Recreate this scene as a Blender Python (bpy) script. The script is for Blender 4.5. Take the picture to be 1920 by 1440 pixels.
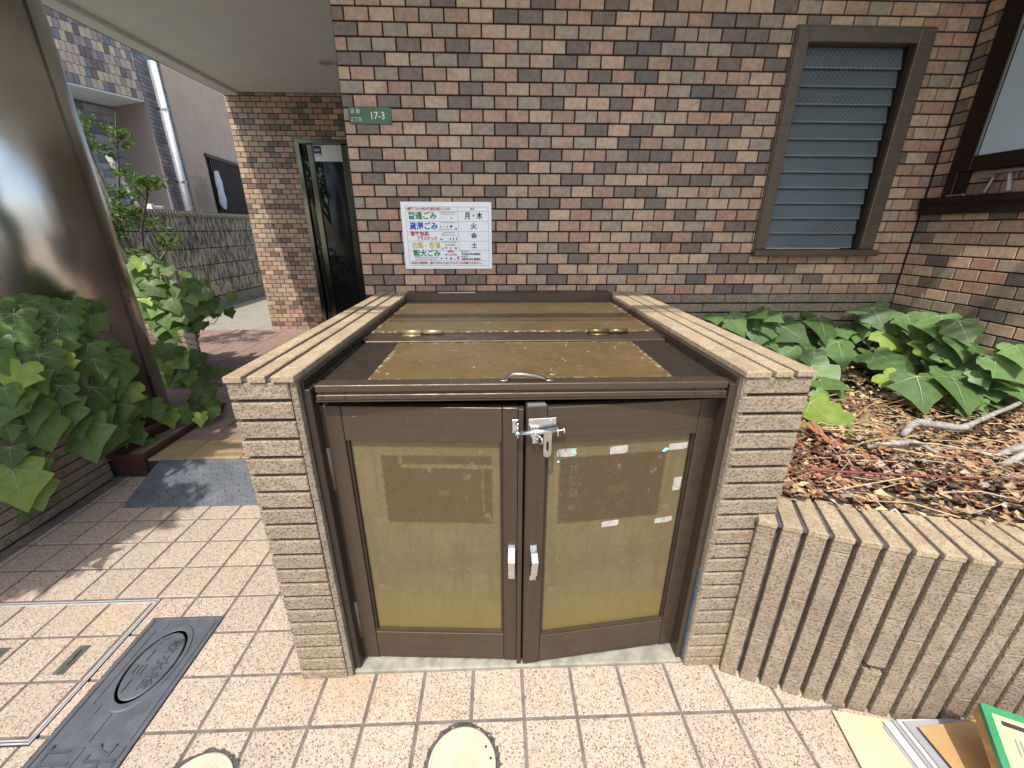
import bpy, bmesh, math, random
from mathutils import Vector, Matrix
random.seed(11)
rnd = random.random
def uni(a, b): return a + (b - a) * rnd()
for o in list(bpy.data.objects): bpy.data.objects.remove(o)
scene = bpy.context.scene
COL = scene.collection

# ---------------------------------------------------------------- camera
F_PX, PITCH, YAW, ROLL = 769.3, .3612, .03535, .0017
fw = Vector((math.sin(YAW)*math.cos(PITCH), math.cos(YAW)*math.cos(PITCH), -math.sin(PITCH)))
rt = Vector((math.cos(YAW), -math.sin(YAW), 0)); up = rt.cross(fw)
rt2 = rt*math.cos(ROLL) + up*math.sin(ROLL); up2 = up*math.cos(ROLL) - rt*math.sin(ROLL)
cd = bpy.data.cameras.new('camera'); cam = bpy.data.objects.new('camera', cd); COL.objects.link(cam)
cam.matrix_world = Matrix(((rt2.x, up2.x, -fw.x, 0), (rt2.y, up2.y, -fw.y, 0), (rt2.z, up2.z, -fw.z, 1.24), (0, 0, 0, 1)))
cd.sensor_width = 36; cd.lens = F_PX/1920*36; cd.clip_start = .02; cd.clip_end = 500
scene.camera = cam
# ---------------------------------------------------------------- sky, sun, exposure
SUN_DIR = Vector((.18, .52, -1)).normalized()
w = bpy.data.worlds.new('World'); scene.world = w; w.use_nodes = True
wn = w.node_tree; bg = wn.nodes['Background']
sky = wn.nodes.new('ShaderNodeTexSky'); sky.sky_type = 'NISHITA'; sky.sun_disc = False
sky.sun_elevation = math.asin(-SUN_DIR.z); sky.sun_rotation = math.atan2(-SUN_DIR.x, -SUN_DIR.y)
sky.air_density = 1.0; sky.dust_density = 2.5; sky.ozone_density = .6
wn.links.new(sky.outputs[0], bg.inputs[0]); bg.inputs[1].default_value = .15
sd = bpy.data.lights.new('sun', 'SUN'); sd.energy = 2.4; sd.angle = math.radians(.55); sd.color = (1, .965, .91)
so = bpy.data.objects.new('sun', sd); COL.objects.link(so)
so.rotation_euler = SUN_DIR.to_track_quat('-Z', 'Y').to_euler()
vs = scene.view_settings
scene.display_settings.display_device = 'sRGB'
vs.view_transform = 'Standard'; vs.look = 'None'; vs.gamma = 1; vs.exposure = 1.0; vs.use_curve_mapping = False
scene.render.engine = 'CYCLES'
scene.cycles.max_bounces = 8; scene.cycles.diffuse_bounces = 5; scene.cycles.glossy_bounces = 4

# ---------------------------------------------------------------- object helpers
WM = {}
def put(name, me, parent=None, M=None):
    M = M or Matrix()
    o = bpy.data.objects.new(name, me); COL.objects.link(o)
    o.matrix_basis = M
    if parent is not None:
        o.parent = parent; o.matrix_parent_inverse = WM[parent.name].inverted()
    WM[o.name] = M.copy()
    return o
def tag(o, label=None, cat=None, group=None, kind=None):
    if label: o['label'] = label
    if cat: o['category'] = cat
    if group: o['group'] = group
    if kind: o['kind'] = kind
    return o
def thing(name, loc, label, cat, group=None):
    o = bpy.data.objects.new(name, None); COL.objects.link(o); o.empty_display_size = .1
    o.location = loc; WM[o.name] = Matrix.Translation(loc)
    return tag(o, label, cat, group)
def lin(r, g, b, k=1.0):
    f = lambda c: ((c/255+.055)/1.055)**2.4 if c > 10 else c/255/12.92
    return (f(r)*k, f(g)*k, f(b)*k, 1)
def basis(origin, out, upv=(0, 0, 1)):
    Y = -Vector(out).normalized(); Z = Vector(upv).normalized(); X = Y.cross(Z).normalized(); Z = X.cross(Y)
    return Matrix(((X.x, Y.x, Z.x, origin[0]), (X.y, Y.y, Z.y, origin[1]), (X.z, Y.z, Z.z, origin[2]), (0, 0, 0, 1)))
def mesh(name, V, F, mats, mi=None, smooth=False):
    me = bpy.data.meshes.new(name); me.from_pydata([tuple(v) for v in V], [], F)
    for m in (mats if isinstance(mats, (list, tuple)) else [mats]): me.materials.append(m)
    if mi: me.polygons.foreach_set('material_index', mi)
    if smooth: me.polygons.foreach_set('use_smooth', [True]*len(F))
    me.update(); return me
class MB:
    'collects boxes, tubes and plates for ONE part'
    def __init__(s): s.V = []; s.F = []; s.I = []
    def add(s, V, F, mi=0, M=None):
        k = len(s.V)
        s.V += [tuple(M @ Vector(v)) if M else tuple(v) for v in V]
        s.F += [tuple(i+k for i in f) for f in F]; s.I += [mi]*len(F); return s
    def box(s, x0, x1, y0, y1, z0, z1, mi=0, M=None, c=0):
        if c <= 0:
            V = [(x, y, z) for z in (z0, z1) for y in (y0, y1) for x in (x0, x1)]
            F = [(0, 2, 3, 1), (4, 5, 7, 6), (0, 1, 5, 4), (2, 6, 7, 3), (0, 4, 6, 2), (1, 3, 7, 5)]
        else:
            V, F = cbox(x0, x1, y0, y1, z0, z1, c)
        return s.add(V, F, mi, M)
    def tube(s, pts, r, n=8, mi=0, M=None, caps=True):
        pts = [Vector(p) for p in pts]; V = []; F = []
        rs = r if isinstance(r, (list, tuple)) else [r]*len(pts)
        prev = None
        for i, p in enumerate(pts):
            d = (pts[min(i+1, len(pts)-1)] - pts[max(i-1, 0)]).normalized()
            a = prev if prev is not None else (Vector((0, 0, 1)) if abs(d.z) < .9 else Vector((1, 0, 0)))
            u = (a - d*a.dot(d)).normalized(); v = d.cross(u); prev = u
            for j in range(n):
                t = 2*math.pi*j/n; V.append(p + (u*math.cos(t) + v*math.sin(t))*rs[i])
        for i in range(len(pts)-1):
            for j in range(n):
                a, b = i*n+j, i*n+(j+1) % n; F.append((a, b, b+n, a+n))
        if caps: F.append(tuple(range(n))[::-1]); F.append(tuple(range((len(pts)-1)*n, len(pts)*n)))
        return s.add(V, F, mi, M)
    def smooth(s, pts, r, n=9, mi=0, sub=5):
        P = [Vector(p) for p in pts]; Q = []; RR = []
        for i in range(len(P)-1):
            a, b_, c_, d = P[max(i-1, 0)], P[i], P[i+1], P[min(i+2, len(P)-1)]
            for k in range(sub):
                t = k/sub; Q.append(.5*((2*b_)+(c_-a)*t+(2*a-5*b_+4*c_-d)*t*t+(3*b_-a-3*c_+d)*t**3)+Vector((uni(-1, 1), uni(-1, 1), uni(-1, 1)))*.0015); RR.append((r[i]+(r[i+1]-r[i])*t)*uni(.88, 1.1))
        return s.tube(Q+[P[-1]], RR+[r[-1]], n, mi)
    def done(s, name, mats, parent=None, smooth=False, M=None):
        return put(name, mesh(name, s.V, s.F, mats, s.I, smooth), parent, M)
def cbox(x0, x1, y0, y1, z0, z1, c):
    'box with every edge chamfered'
    V = []; F = []
    X = (x0, x1); Y = (y0, y1); Z = (z0, z1); ix = {}
    for i in (0, 1):
        for j in (0, 1):
            for k in (0, 1):
                sx, sy, sz = (1, -1)[i]*c, (1, -1)[j]*c, (1, -1)[k]*c
                for a, p in (('x', (X[i], Y[j]+sy, Z[k]+sz)), ('y', (X[i]+sx, Y[j], Z[k]+sz)), ('z', (X[i]+sx, Y[j]+sy, Z[k]))):
                    ix[(i, j, k, a)] = len(V); V.append(p)
    q = lambda *t: tuple(ix[a] for a in t)
    for i in (0, 1):
        f = q((i, 0, 0, 'x'), (i, 1, 0, 'x'), (i, 1, 1, 'x'), (i, 0, 1, 'x')); F.append(f if i else f[::-1])
        f = q((0, i, 0, 'y'), (1, i, 0, 'y'), (1, i, 1, 'y'), (0, i, 1, 'y')); F.append(f[::-1] if i else f)
        f = q((0, 0, i, 'z'), (1, 0, i, 'z'), (1, 1, i, 'z'), (0, 1, i, 'z')); F.append(f if i else f[::-1])
    for i in (0, 1):
        for j in (0, 1):
            f = q((i, j, 0, 'x'), (i, j, 0, 'y'), (i, j, 1, 'y'), (i, j, 1, 'x')); F.append(f if (i+j) % 2 == 0 else f[::-1])
            f = q((i, 0, j, 'x'), (i, 0, j, 'z'), (i, 1, j, 'z'), (i, 1, j, 'x')); F.append(f if (i+j) % 2 else f[::-1])
            f = q((0, i, j, 'y'), (0, i, j, 'z'), (1, i, j, 'z'), (1, i, j, 'y')); F.append(f if (i+j) % 2 == 0 else f[::-1])
            for k in (0, 1):
                f = q((i, j, k, 'x'), (i, j, k, 'y'), (i, j, k, 'z')); F.append(f if (i+j+k) % 2 else f[::-1])
    return V, F
def box(name, x0, x1, y0, y1, z0, z1, m, parent=None, c=0, M=None):
    return MB().box(x0, x1, y0, y1, z0, z1, 0, None, c).done(name, m, parent, M=M)

# ---------------------------------------------------------------- material helpers
def node(nt, t, inp=None, **kw):
    n = nt.nodes.new(t)
    for k, v in kw.items(): setattr(n, k, v)
    for k, v in (inp or {}).items():
        if isinstance(v, bpy.types.NodeSocket): nt.links.new(v, n.inputs[k])
        else: n.inputs[k].default_value = v
    return n
def gpos(nt): return node(nt, 'ShaderNodeNewGeometry').outputs['Position']
def noise(nt, vec, sc, det=3, rough=.55):
    return node(nt, 'ShaderNodeTexNoise', {'Vector': vec, 'Scale': sc, 'Detail': det, 'Roughness': rough}).outputs['Fac']
def ramp(nt, v, a, b, c=0., d=1., smooth=True):
    return node(nt, 'ShaderNodeMapRange', {'Value': v, 'From Min': a, 'From Max': b, 'To Min': c, 'To Max': d},
                interpolation_type='SMOOTHSTEP' if smooth else 'LINEAR').outputs[0]
def math_(nt, op, a, b=0.):
    return node(nt, 'ShaderNodeMath', {0: a, 1: b}, operation=op).outputs[0]
def mix(nt, f, a, b, mode='MIX'):
    return node(nt, 'ShaderNodeMix', {0: f, 6: a, 7: b}, data_type='RGBA', blend_type=mode).outputs[2]
def bump(nt, h, s, d):
    return node(nt, 'ShaderNodeBump', {'Height': h, 'Strength': s, 'Distance': d}).outputs[0]
def rand(nt):
    a = node(nt, 'ShaderNodeObjectInfo').outputs['Random']; b = node(nt, 'ShaderNodeNewGeometry').outputs['Random Per Island']
    return math_(nt, 'FRACT', math_(nt, 'ADD', a, b))
def start(name, rough=.6, metal=0., spec=.5):
    m = bpy.data.materials.new(name); m.use_nodes = True; nt = m.node_tree; b = nt.nodes['Principled BSDF']
    b.inputs['Roughness'].default_value = rough; b.inputs['Metallic'].default_value = metal
    b.inputs['Specular IOR Level'].default_value = spec
    return m, nt, b
def scl(c, k): return (c[0]*k, c[1]*k, c[2]*k, 1)
def vary(nt, col, var):
    return node(nt, 'ShaderNodeHueSaturation', {'Color': col, 'Value': ramp(nt, rand(nt), 0, 1, 1-var, 1+var, False)}).outputs[0]
def mat(name, c1, c2=None, sc=8., rough=.6, metal=0., bmp=None, var=0., spec=.5, spots=None, rvar=0., dirt=None):
    m, nt, b = start(name, rough, metal, spec)
    p = gpos(nt); c2 = c2 or scl(c1, .8)
    col = mix(nt, ramp(nt, noise(nt, p, sc, 5), .3, .7), c1, c2)
    if spots: col = mix(nt, ramp(nt, noise(nt, p, spots[0], 4, .7), spots[1], spots[1]+.06), col, spots[2])
    if dirt: col = mix(nt, ramp(nt, noise(nt, p, dirt[0], 6, .65), .48, .75, 0, dirt[1]), col, dirt[2])
    if var: col = vary(nt, col, var)
    nt.links.new(col, b.inputs['Base Color'])
    if rvar: nt.links.new(ramp(nt, noise(nt, p, sc*2.3, 4), .3, .7, rough-rvar, rough+rvar), b.inputs['Roughness'])
    if bmp: nt.links.new(bump(nt, noise(nt, p, bmp[0], 4, .6), bmp[1], bmp[2]), b.inputs['Normal'])
    return m

M_ = {}
K = 1.1
for key, c, c2 in (('T', (184, 157, 129), (176, 147, 119)), ('O', (171, 138, 114), (160, 126, 102)), ('G', (158, 141, 120), (148, 130, 110)),
                   ('D', (121, 104, 89), (110, 94, 80)), ('B', (108, 99, 91), (99, 90, 83))):
    M_['tile'+key] = mat('wall_tile_'+key.lower(), lin(*c, K*1.04), lin(*c2, K*.92), 55, .5, bmp=(420, .3, .0014), var=.10, dirt=(14, .38, lin(96, 82, 70)), spots=(130, .69, lin(100, 80, 64)))
TILES = [M_['tile'+k] for k in 'TOGDB']; TI = {k: i for i, k in enumerate('TOGDB')}
M_['joint'] = mat('dark_mortar', (.022, .018, .016, 1), (.034, .028, .025, 1), 40, .95)
M_['greyjoint'] = mat('grey_mortar', lin(126, 115, 105), lin(96, 87, 80), 22, .95, bmp=(300, .5, .001), spots=(60, .68, lin(190, 184, 172)))
def splitface(name, c1, c2, pit, sc, k, bd):
    m, nt, b = start(name, .9, 0, .3)
    p = gpos(nt); f = noise(nt, p, sc, 5, .62); g = noise(nt, p, sc*2.6, 3, .6)
    col = mix(nt, ramp(nt, noise(nt, p, 26, 4), .3, .7), c1, c2)
    col = mix(nt, ramp(nt, f, .36, .52, k, 0), col, pit)
    col = mix(nt, ramp(nt, g, .60, .72, 0, .5), col, scl(c1, 1.25))
    col = mix(nt, ramp(nt, noise(nt, p, 5, 6, .65), .48, .8, 0, .38), col, lin(122, 108, 92))
    nt.links.new(vary(nt, col, .06), b.inputs['Base Color'])
    nt.links.new(bump(nt, f, 1., bd), b.inputs['Normal'])
    return m
M_['slat'] = splitface('split_face_tile', lin(188, 170, 145), lin(171, 152, 127), lin(116, 98, 80), 150, .75, .007)
M_['slatside'] = splitface('split_face_tile_grey', lin(178, 164, 142), lin(160, 145, 123), lin(112, 97, 78), 140, .75, .008)
M_['capslat'] = splitface('cap_tile', lin(200, 181, 150), lin(182, 160, 128), lin(132, 110, 84), 190, .7, .003)
M_['slotgrey'] = mat('grey_slot_mortar', lin(92, 88, 86), lin(66, 62, 60), 30, .95, bmp=(200, .6, .002))
M_['concrete'] = mat('pale_concrete', lin(196, 190, 170), lin(160, 154, 136), 30, .95, bmp=(220, .5, .002), dirt=(5, .5, lin(112, 108, 94)))
M_['soffit'] = mat('soffit_paint', lin(232, 240, 236), lin(226, 234, 230), 4, .8, bmp=(500, .2, .0006))
M_['asphalt'] = mat('asphalt', (.24, .235, .225, 1), (.19, .185, .178, 1), 60, .95, bmp=(300, .6, .003))
M_['soil'] = mat('soil', (.06, .042, .03, 1), (.1, .07, .05, 1), 60, 1, bmp=(120, 1, .01))
M_['white'] = mat('white_paint', (.75, .75, .72, 1), (.7, .7, .67, 1), 8, .5)
M_['black'] = mat('black_rubber', (.02, .02, .02, 1), None, 8, .6)
M_['dark'] = mat('dark_interior', (.018, .02, .022, 1), None, 3, .9)
M_['chrome'] = mat('bright_steel', (.72, .72, .72, 1), (.6, .6, .6, 1), 60, .22, 1., rvar=.08)
M_['stainless'] = mat('stainless_steel', (.56, .54, .50, 1), (.52, .50, .46, 1), 3, .3, 1.)
M_['doorsteel'] = mat('dark_stainless', (.20, .195, .165, 1), (.17, .165, .14, 1), 3, .18, 1.)
M_['greensteel'] = mat('dull_green_steel', lin(112, 118, 104), lin(88, 94, 84), 40, .55, .5)
M_['bluestrip'] = mat('blue_grey_strip', lin(62, 84, 104), lin(48, 64, 80), 20, .5)
# bronze anodised aluminium with brushed streaks and scuffs
def bronze(name, c1, c2, rough=.42, streak=(2.5, 2.5, 90)):
    m, nt, b = start(name, rough, .55)
    p = gpos(nt)
    v = node(nt, 'ShaderNodeVectorMath', {0: p, 1: streak}, operation='MULTIPLY').outputs[0]
    col = mix(nt, ramp(nt, noise(nt, v, 1.2, 3), .2, .8), c1, c2)
    col = mix(nt, ramp(nt, noise(nt, p, 26, 6, .7), .5, .75, 0, .55), col, scl(c2, 1.35))
    col = mix(nt, ramp(nt, noise(nt, p, 210, 2), .74, .77), col, lin(210, 196, 170))
    nt.links.new(vary(nt, col, .08), b.inputs['Base Color'])
    nt.links.new(ramp(nt, noise(nt, p, 30, 4), .3, .7, rough-.08, rough+.12), b.inputs['Roughness'])
    return m
M_['bronze'] = bronze('bronze_aluminium', lin(100, 86, 71), lin(91, 77, 63))
M_['bronzev'] = bronze('bronze_aluminium_upright', lin(97, 83, 69), lin(88, 75, 62), .45, (90, 90, 2.5))
M_['bronzedark'] = bronze('bronze_aluminium_dark', lin(77, 67, 57), lin(67, 58, 49), .5)
M_['frame_brown'] = bronze('window_bronze', lin(112, 100, 84), lin(98, 86, 72), .5)
M_['frame_dark'] = bronze('casement_dark_brown', lin(52, 38, 30), lin(42, 30, 24), .5)
# speckled paving tile
def granite():
    m, nt, b = start('speckled_paving_tile', .75)
    p = gpos(nt)
    v = node(nt, 'ShaderNodeTexVoronoi', {'Vector': p, 'Scale': 340.}).outputs['Color']
    s = node(nt, 'ShaderNodeSeparateColor', {0: v}).outputs
    col = mix(nt, s[0], lin(198, 180, 158), lin(220, 206, 186))
    col = mix(nt, ramp(nt, s[1], .72, .78), col, lin(202, 170, 146))
    col = mix(nt, ramp(nt, s[2], .86, .9), col, lin(128, 106, 92))
    col = mix(nt, ramp(nt, noise(nt, p, 3.2, 4), .55, .8, 0, .5), col, lin(212, 182, 146))
    col = mix(nt, ramp(nt, noise(nt, p, 9, 6, .7), .5, .85, 0, .42), col, lin(176, 154, 134))
    sp = node(nt, 'ShaderNodeSeparateXYZ', {0: p}).outputs
    wx = math_(nt, 'ADD', sp[0], math_(nt, 'MULTIPLY', math_(nt, 'SUBTRACT', noise(nt, p, 9, 4), .5), .22)); wy = math_(nt, 'ADD', sp[1], math_(nt, 'MULTIPLY', math_(nt, 'SUBTRACT', noise(nt, p, 7, 4), .5), .2))
    for r_, so_, k_ in (((-.60, -.30, .78, .90), .09, .42), ((-.62, -.54, .82, .97), .04, .4)):
        col = mix(nt, math_(nt, 'MULTIPLY', rect(nt, wx, wy, r_, so_), k_), col, lin(190, 154, 104))
    nt.links.new(vary(nt, col, .06), b.inputs['Base Color'])
    nt.links.new(bump(nt, noise(nt, p, 380, 3), .35, .0012), b.inputs['Normal'])
    return m
# olive powder coated panels; ghost rectangles where notices hung, in the panel's own space
def rect(nt, x, z, r, soft):
    a = ramp(nt, x, r[0]-soft, r[0]+soft); b = ramp(nt, x, r[1]-soft, r[1]+soft, 1, 0)
    c = ramp(nt, z, r[2]-soft, r[2]+soft); d = ramp(nt, z, r[3]-soft, r[3]+soft, 1, 0)
    return math_(nt, 'MULTIPLY', math_(nt, 'MULTIPLY', a, b), math_(nt, 'MULTIPLY', c, d))
M_['paving'] = granite()
def panel(name, c1, c2, ghosts=(), pale=(), zdirt=None, chips=None, edge=None, ax=2):
    m, nt, b = start(name, .45, .2)
    tc = node(nt, 'ShaderNodeTexCoord').outputs['Object']
    sx = node(nt, 'ShaderNodeSeparateXYZ', {0: tc}).outputs
    n = math_(nt, 'MULTIPLY', math_(nt, 'SUBTRACT', noise(nt, tc, 130, 4, .7), .5), .016)
    x = math_(nt, 'ADD', sx[0], n); z = math_(nt, 'ADD', sx[ax], n)
    st = node(nt, 'ShaderNodeVectorMath', {0: tc, 1: (60, 60, 4)}, operation='MULTIPLY').outputs[0]
    col = mix(nt, ramp(nt, noise(nt, tc, 7, 6, .6), .3, .7), c1, c2)
    col = mix(nt, ramp(nt, noise(nt, st, 1, 5, .65), .45, .8, 0, .45), col, scl(c2, .62))
    for r, f in ghosts: col = mix(nt, math_(nt, 'MULTIPLY', rect(nt, x, z, r, .004), math_(nt, 'MULTIPLY', ramp(nt, noise(nt, tc, 60, 5, .75), .2, .55, .55, 1), f)), col, lin(92, 76, 52))
    for r, f in pale: col = mix(nt, math_(nt, 'MULTIPLY', rect(nt, x, z, r, .0015), math_(nt, 'MULTIPLY', ramp(nt, noise(nt, tc, 90, 4), .3, .6, .35, 1.), f)), col, lin(138, 122, 84))
    col = mix(nt, ramp(nt, noise(nt, tc, 95, 5, .7), .50, .68, 0, .4), col, scl(c2, .6))
    col = mix(nt, ramp(nt, noise(nt, tc, 30, 7, .75), .60, .64, 0, .5), col, scl(c1, 1.3))
    if zdirt: col = mix(nt, math_(nt, 'MULTIPLY', ramp(nt, z, zdirt[0], zdirt[1], 1, 0), .75), col, zdirt[2])
    if edge:
        inn = rect(nt, sx[0], sx[ax], edge, .014)
        col = mix(nt, math_(nt, 'MULTIPLY', math_(nt, 'SUBTRACT', 1., inn), ramp(nt, noise(nt, tc, 55, 6, .75), .53, .57)), col, lin(232, 218, 178))
    if chips: col = mix(nt, ramp(nt, noise(nt, tc, 42, 7, .72), chips, chips+.02), col, lin(236, 220, 176))
    nt.links.new(col, b.inputs['Base Color'])
    nt.links.new(ramp(nt, noise(nt, tc, 22, 5), .3, .7, .38, .6), b.inputs['Roughness'])
    return m
# frosted / wired glass
def glassy(name, c, rough, grid=False, trans=0.):
    m, nt, b = start(name, rough, 0, .6)
    b.inputs['Base Color'].default_value = c; b.inputs['Transmission Weight'].default_value = trans
    if grid:
        p = gpos(nt); s = node(nt, 'ShaderNodeSeparateXYZ', {0: p}).outputs
        u = math_(nt, 'ADD', s[0], math_(nt, 'MULTIPLY', s[2], .85)); v = math_(nt, 'SUBTRACT', s[0], math_(nt, 'MULTIPLY', s[2], .85))
        g = [ramp(nt, math_(nt, 'ABSOLUTE', math_(nt, 'SUBTRACT', math_(nt, 'FRACT', math_(nt, 'MULTIPLY', t, 46.)), .5)), .04, .09, 1, 0) for t in (u, v)]
        gg = math_(nt, 'MAXIMUM', g[0], g[1])
        nt.links.new(mix(nt, math_(nt, 'MULTIPLY', gg, .7), c, lin(128, 136, 132)), b.inputs['Base Color'])
        nt.links.new(bump(nt, gg, .5, .002), b.inputs['Normal'])
    return m
M_['louvre'] = glassy('wired_louvre_glass', lin(92, 102, 108), .12, True, .2)
M_['frost'] = glassy('frosted_glass', lin(176, 190, 194), .35)
M_['doorglass'] = glassy('dark_door_glass', (.012, .014, .014, 1), .02)
# leaves
def leafmat(name, c1, c2, trans=.3, gloss=.46):
    m, nt, b = start(name, gloss, 0, .35)
    p = gpos(nt)
    col = vary(nt, mix(nt, ramp(nt, noise(nt, p, 35, 4), .3, .7), c1, c2), .32)
    col = mix(nt, ramp(nt, noise(nt, p, 120, 5, .7), .55, .75, 0, .35), col, scl(c2, .55))
    nt.links.new(col, b.inputs['Base Color'])
    nt.links.new(bump(nt, noise(nt, p, 90, 3), .3, .004), b.inputs['Normal'])
    tr = node(nt, 'ShaderNodeBsdfTranslucent', {'Color': node(nt, 'ShaderNodeMix', {0: .55, 6: col, 7: (.25, .4, .03, 1)}, data_type='RGBA').outputs[2]})
    mx = node(nt, 'ShaderNodeMixShader', {0: trans, 1: b.outputs[0], 2: tr.outputs[0]})
    nt.links.new(mx.outputs[0], nt.nodes['Material Output'].inputs[0])
    return m
M_['ivy'] = leafmat('ivy_leaf', (.125, .21, .07, 1), (.085, .155, .05, 1), .25)
M_['ivyshade'] = leafmat('ivy_leaf_green', (.15, .235, .05, 1), (.10, .17, .04, 1), .35)
M_['ivyyoung'] = leafmat('ivy_young_leaf', (.34, .44, .08, 1), (.24, .36, .06, 1), .4)
M_['vein'] = mat('leaf_vein', (.36, .45, .24, 1), (.30, .39, .19, 1), 30, .5)
M_['shrubleaf'] = leafmat('shrub_leaf', (.10, .19, .03, 1), (.06, .13, .025, 1), .4)
M_['bark'] = mat('grey_bark', (.20, .17, .14, 1), (.11, .09, .075, 1), 40, .95, bmp=(90, .9, .006))
M_['palebark'] = mat('pale_dry_root', (.46, .42, .37, 1), (.26, .23, .2, 1), 60, .95, bmp=(120, .9, .005))
LIT = [mat('dry_leaf_%d' % i, c, scl(c, .6), 40, .75, var=.3) for i, c in enumerate(((.58, .41, .22, 1), (.50, .27, .11, 1), (.34, .15, .07, 1), (.54, .46, .36, 1), (.13, .085, .06, 1)))]

# ---------------------------------------------------------------- pieces laid on surfaces
_pc = {}
def piece(w, h, t, c):
    'tile: local x width, z height, front at y = -t, centred; chamfered front edge, no back'
    k = (round(w, 4), round(h, 4), t, c)
    if k not in _pc:
        a, b = w/2, h/2
        V = [(s*a, 0, q*b) for s, q in ((-1, -1), (1, -1), (1, 1), (-1, 1))] + [(s*a, -(t-c), q*b) for s, q in ((-1, -1), (1, -1), (1, 1), (-1, 1))] \
          + [(s*(a-c), -t, q*(b-c)) for s, q in ((-1, -1), (1, -1), (1, 1), (-1, 1))]
        F = [(8, 9, 10, 11)]
        for i in range(4):
            j = (i+1) % 4; F += [(i, j, j+4, i+4), (i+4, j+4, j+8, i+8)]
        _pc[k] = (V, F, {})
    return _pc[k]
def minus(r, cuts):
    out = [r]
    for c in cuts:
        nxt = []
        for x0, x1, z0, z1 in out:
            if c[0] >= x1 or c[1] <= x0 or c[2] >= z1 or c[3] <= z0: nxt.append((x0, x1, z0, z1)); continue
            if c[0] > x0: nxt.append((x0, c[0], z0, z1))
            if c[1] < x1: nxt.append((c[1], x1, z0, z1))
            a, b = max(x0, c[0]), min(x1, c[1])
            if c[2] > z0: nxt.append((a, b, z0, c[2]))
            if c[3] < z1: nxt.append((a, b, c[3], z1))
        out = nxt
    return [r for r in out if r[1]-r[0] > .006 and r[3]-r[2] > .006]
def lay(name, rects, B, mats, parent, t=.009, c=.0015, limit=300, jit=.0006, keep=None, tilt=.004):
    'rects: (u0,u1,v0,v1,material index) in the plane of basis B; nearest `limit` become objects, the rest one stuff part'
    mats = mats if isinstance(mats, list) else [mats]
    items = []
    for u0, u1, v0, v1, mi in rects:
        P = B @ Vector(((u0+u1)/2, 0, (v0+v1)/2)); d = (P - Vector((0, 0, 1.24))).length
        items.append((0 if (keep is None or keep(P)) else 1, d, u0, u1, v0, v1, mi))
    items.sort()
    rest = MB(); made = []
    for n, (hid, d, u0, u1, v0, v1, mi) in enumerate(items):
        V, F, cache = piece(u1-u0, v1-v0, t, c)
        L = Matrix.Translation(((u0+u1)/2, uni(-jit, jit), (v0+v1)/2)) @ Matrix.Rotation(uni(-tilt, tilt), 4, 'X') @ Matrix.Rotation(uni(-tilt, tilt), 4, 'Z')
        if n < limit and not hid:
            m = mats[mi]
            if m.name not in cache: cache[m.name] = mesh(name, V, F, m)
            made.append(put(name, cache[m.name], parent, B @ L))
        else: rest.add(V, F, mi, B @ L)
    if rest.F: tag(rest.done(name+'_field', mats, parent), kind='stuff')
    return made
# ---------------------------------------------------------------- lettering
def text(s, size, m, parent, M, name='lettering', ax='LEFT', sx=1., bold=0., ext=0.):
    cu = bpy.data.curves.new('t', 'FONT'); cu.body = s; cu.size = size; cu.align_x = ax; cu.align_y = 'CENTER'; cu.offset = bold; cu.extrude = ext; cu.resolution_u = 2
    o = bpy.data.objects.new('t', cu); COL.objects.link(o)
    me = bpy.data.meshes.new_from_object(o.evaluated_get(bpy.context.evaluated_depsgraph_get()))
    bpy.data.objects.remove(o); bpy.data.curves.remove(cu)
    me.materials.clear(); me.materials.append(m)
    return put(name, me, parent, M @ Matrix.Diagonal((sx, 1, 1, 1)))
def ink(name, c): return mat(name, c, scl(c, .9), 30, .7)
INK = {'k': ink('black_ink', (.02, .02, .02, 1)), 'r': ink('red_ink', lin(196, 40, 62)), 'g': ink('green_ink', lin(34, 140, 84)), 'b': ink('blue_ink', lin(30, 92, 184)),
       'y': ink('yellow_ink', lin(214, 196, 44)), 'w': ink('white_ink', lin(232, 236, 220)), 'c': ink('cyan_scrap', lin(150, 222, 206)), 'n': ink('grey_ink', lin(120, 126, 130))}

# ================================================================ SETTING
def project(P):
    v = Vector(P) - Vector((0, 0, 1.24)); d = v.dot(fw)
    if d < .05: return (-9999, -9999)
    return 960 + F_PX*v.dot(rt2)/d, 720 - F_PX*v.dot(up2)/d
def inview(P, m=25):
    x, y = project(P); return -m < x < 1920+m and -m < y < 1440+m
tag(box('ground', -40, 40, -40, 40, -.3, -.03, M_['asphalt']), kind='structure')
pave = tag(box('pavement', -2.06, 4.2, -2.2, 2.1, -.029, -.004, M_['greyjoint']), kind='structure')
tag(box('kerb', -2.4, 4.2, -2.36, -2.2, -.029, .0, M_['concrete']), kind='structure')
# iron cover / inspection cover footprints (cut out of the tile grid)
IRON = (-1.176, -.946, .26, 1.066)
PX, PY, PP = .0605, .7176, .1439
JW = .0086
floor = []; inlay = []
cols = range(-15, 29); rows = range(-20, 10)
for i in cols:
    for j in rows:
        x0 = PX+i*PP+JW/2; x1 = x0+PP-JW; y0 = PY+j*PP+JW/2; y1 = y0+PP-JW
        if x1 < -2.05: continue
        x0 = max(x0, -2.03)
        if y0 > 1.93: continue
        y1 = min(y1, 1.945)
        cx, cy = (x0+x1)/2, (y0+y1)/2
        if -.45 < cx < .56 and cy > .80+.06: continue
        if -.56 < cx < .7 and cy > .95: continue
        if cx > .75 and cy > .95: continue
        if cx > 1.3 and cy > .75: continue
        if -.45 < cx < .56: y1 = min(y1, .853)
        for r in minus((x0, x1, y0, y1), [(IRON[0]-.006, IRON[1]+.004, IRON[2], IRON[3]+.004)]):
            (inlay if (-1.78 < cx < -1.21 and .70 < cy < 1.14 and r[1] < -1.2) else floor).append(r+(0,))
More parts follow.
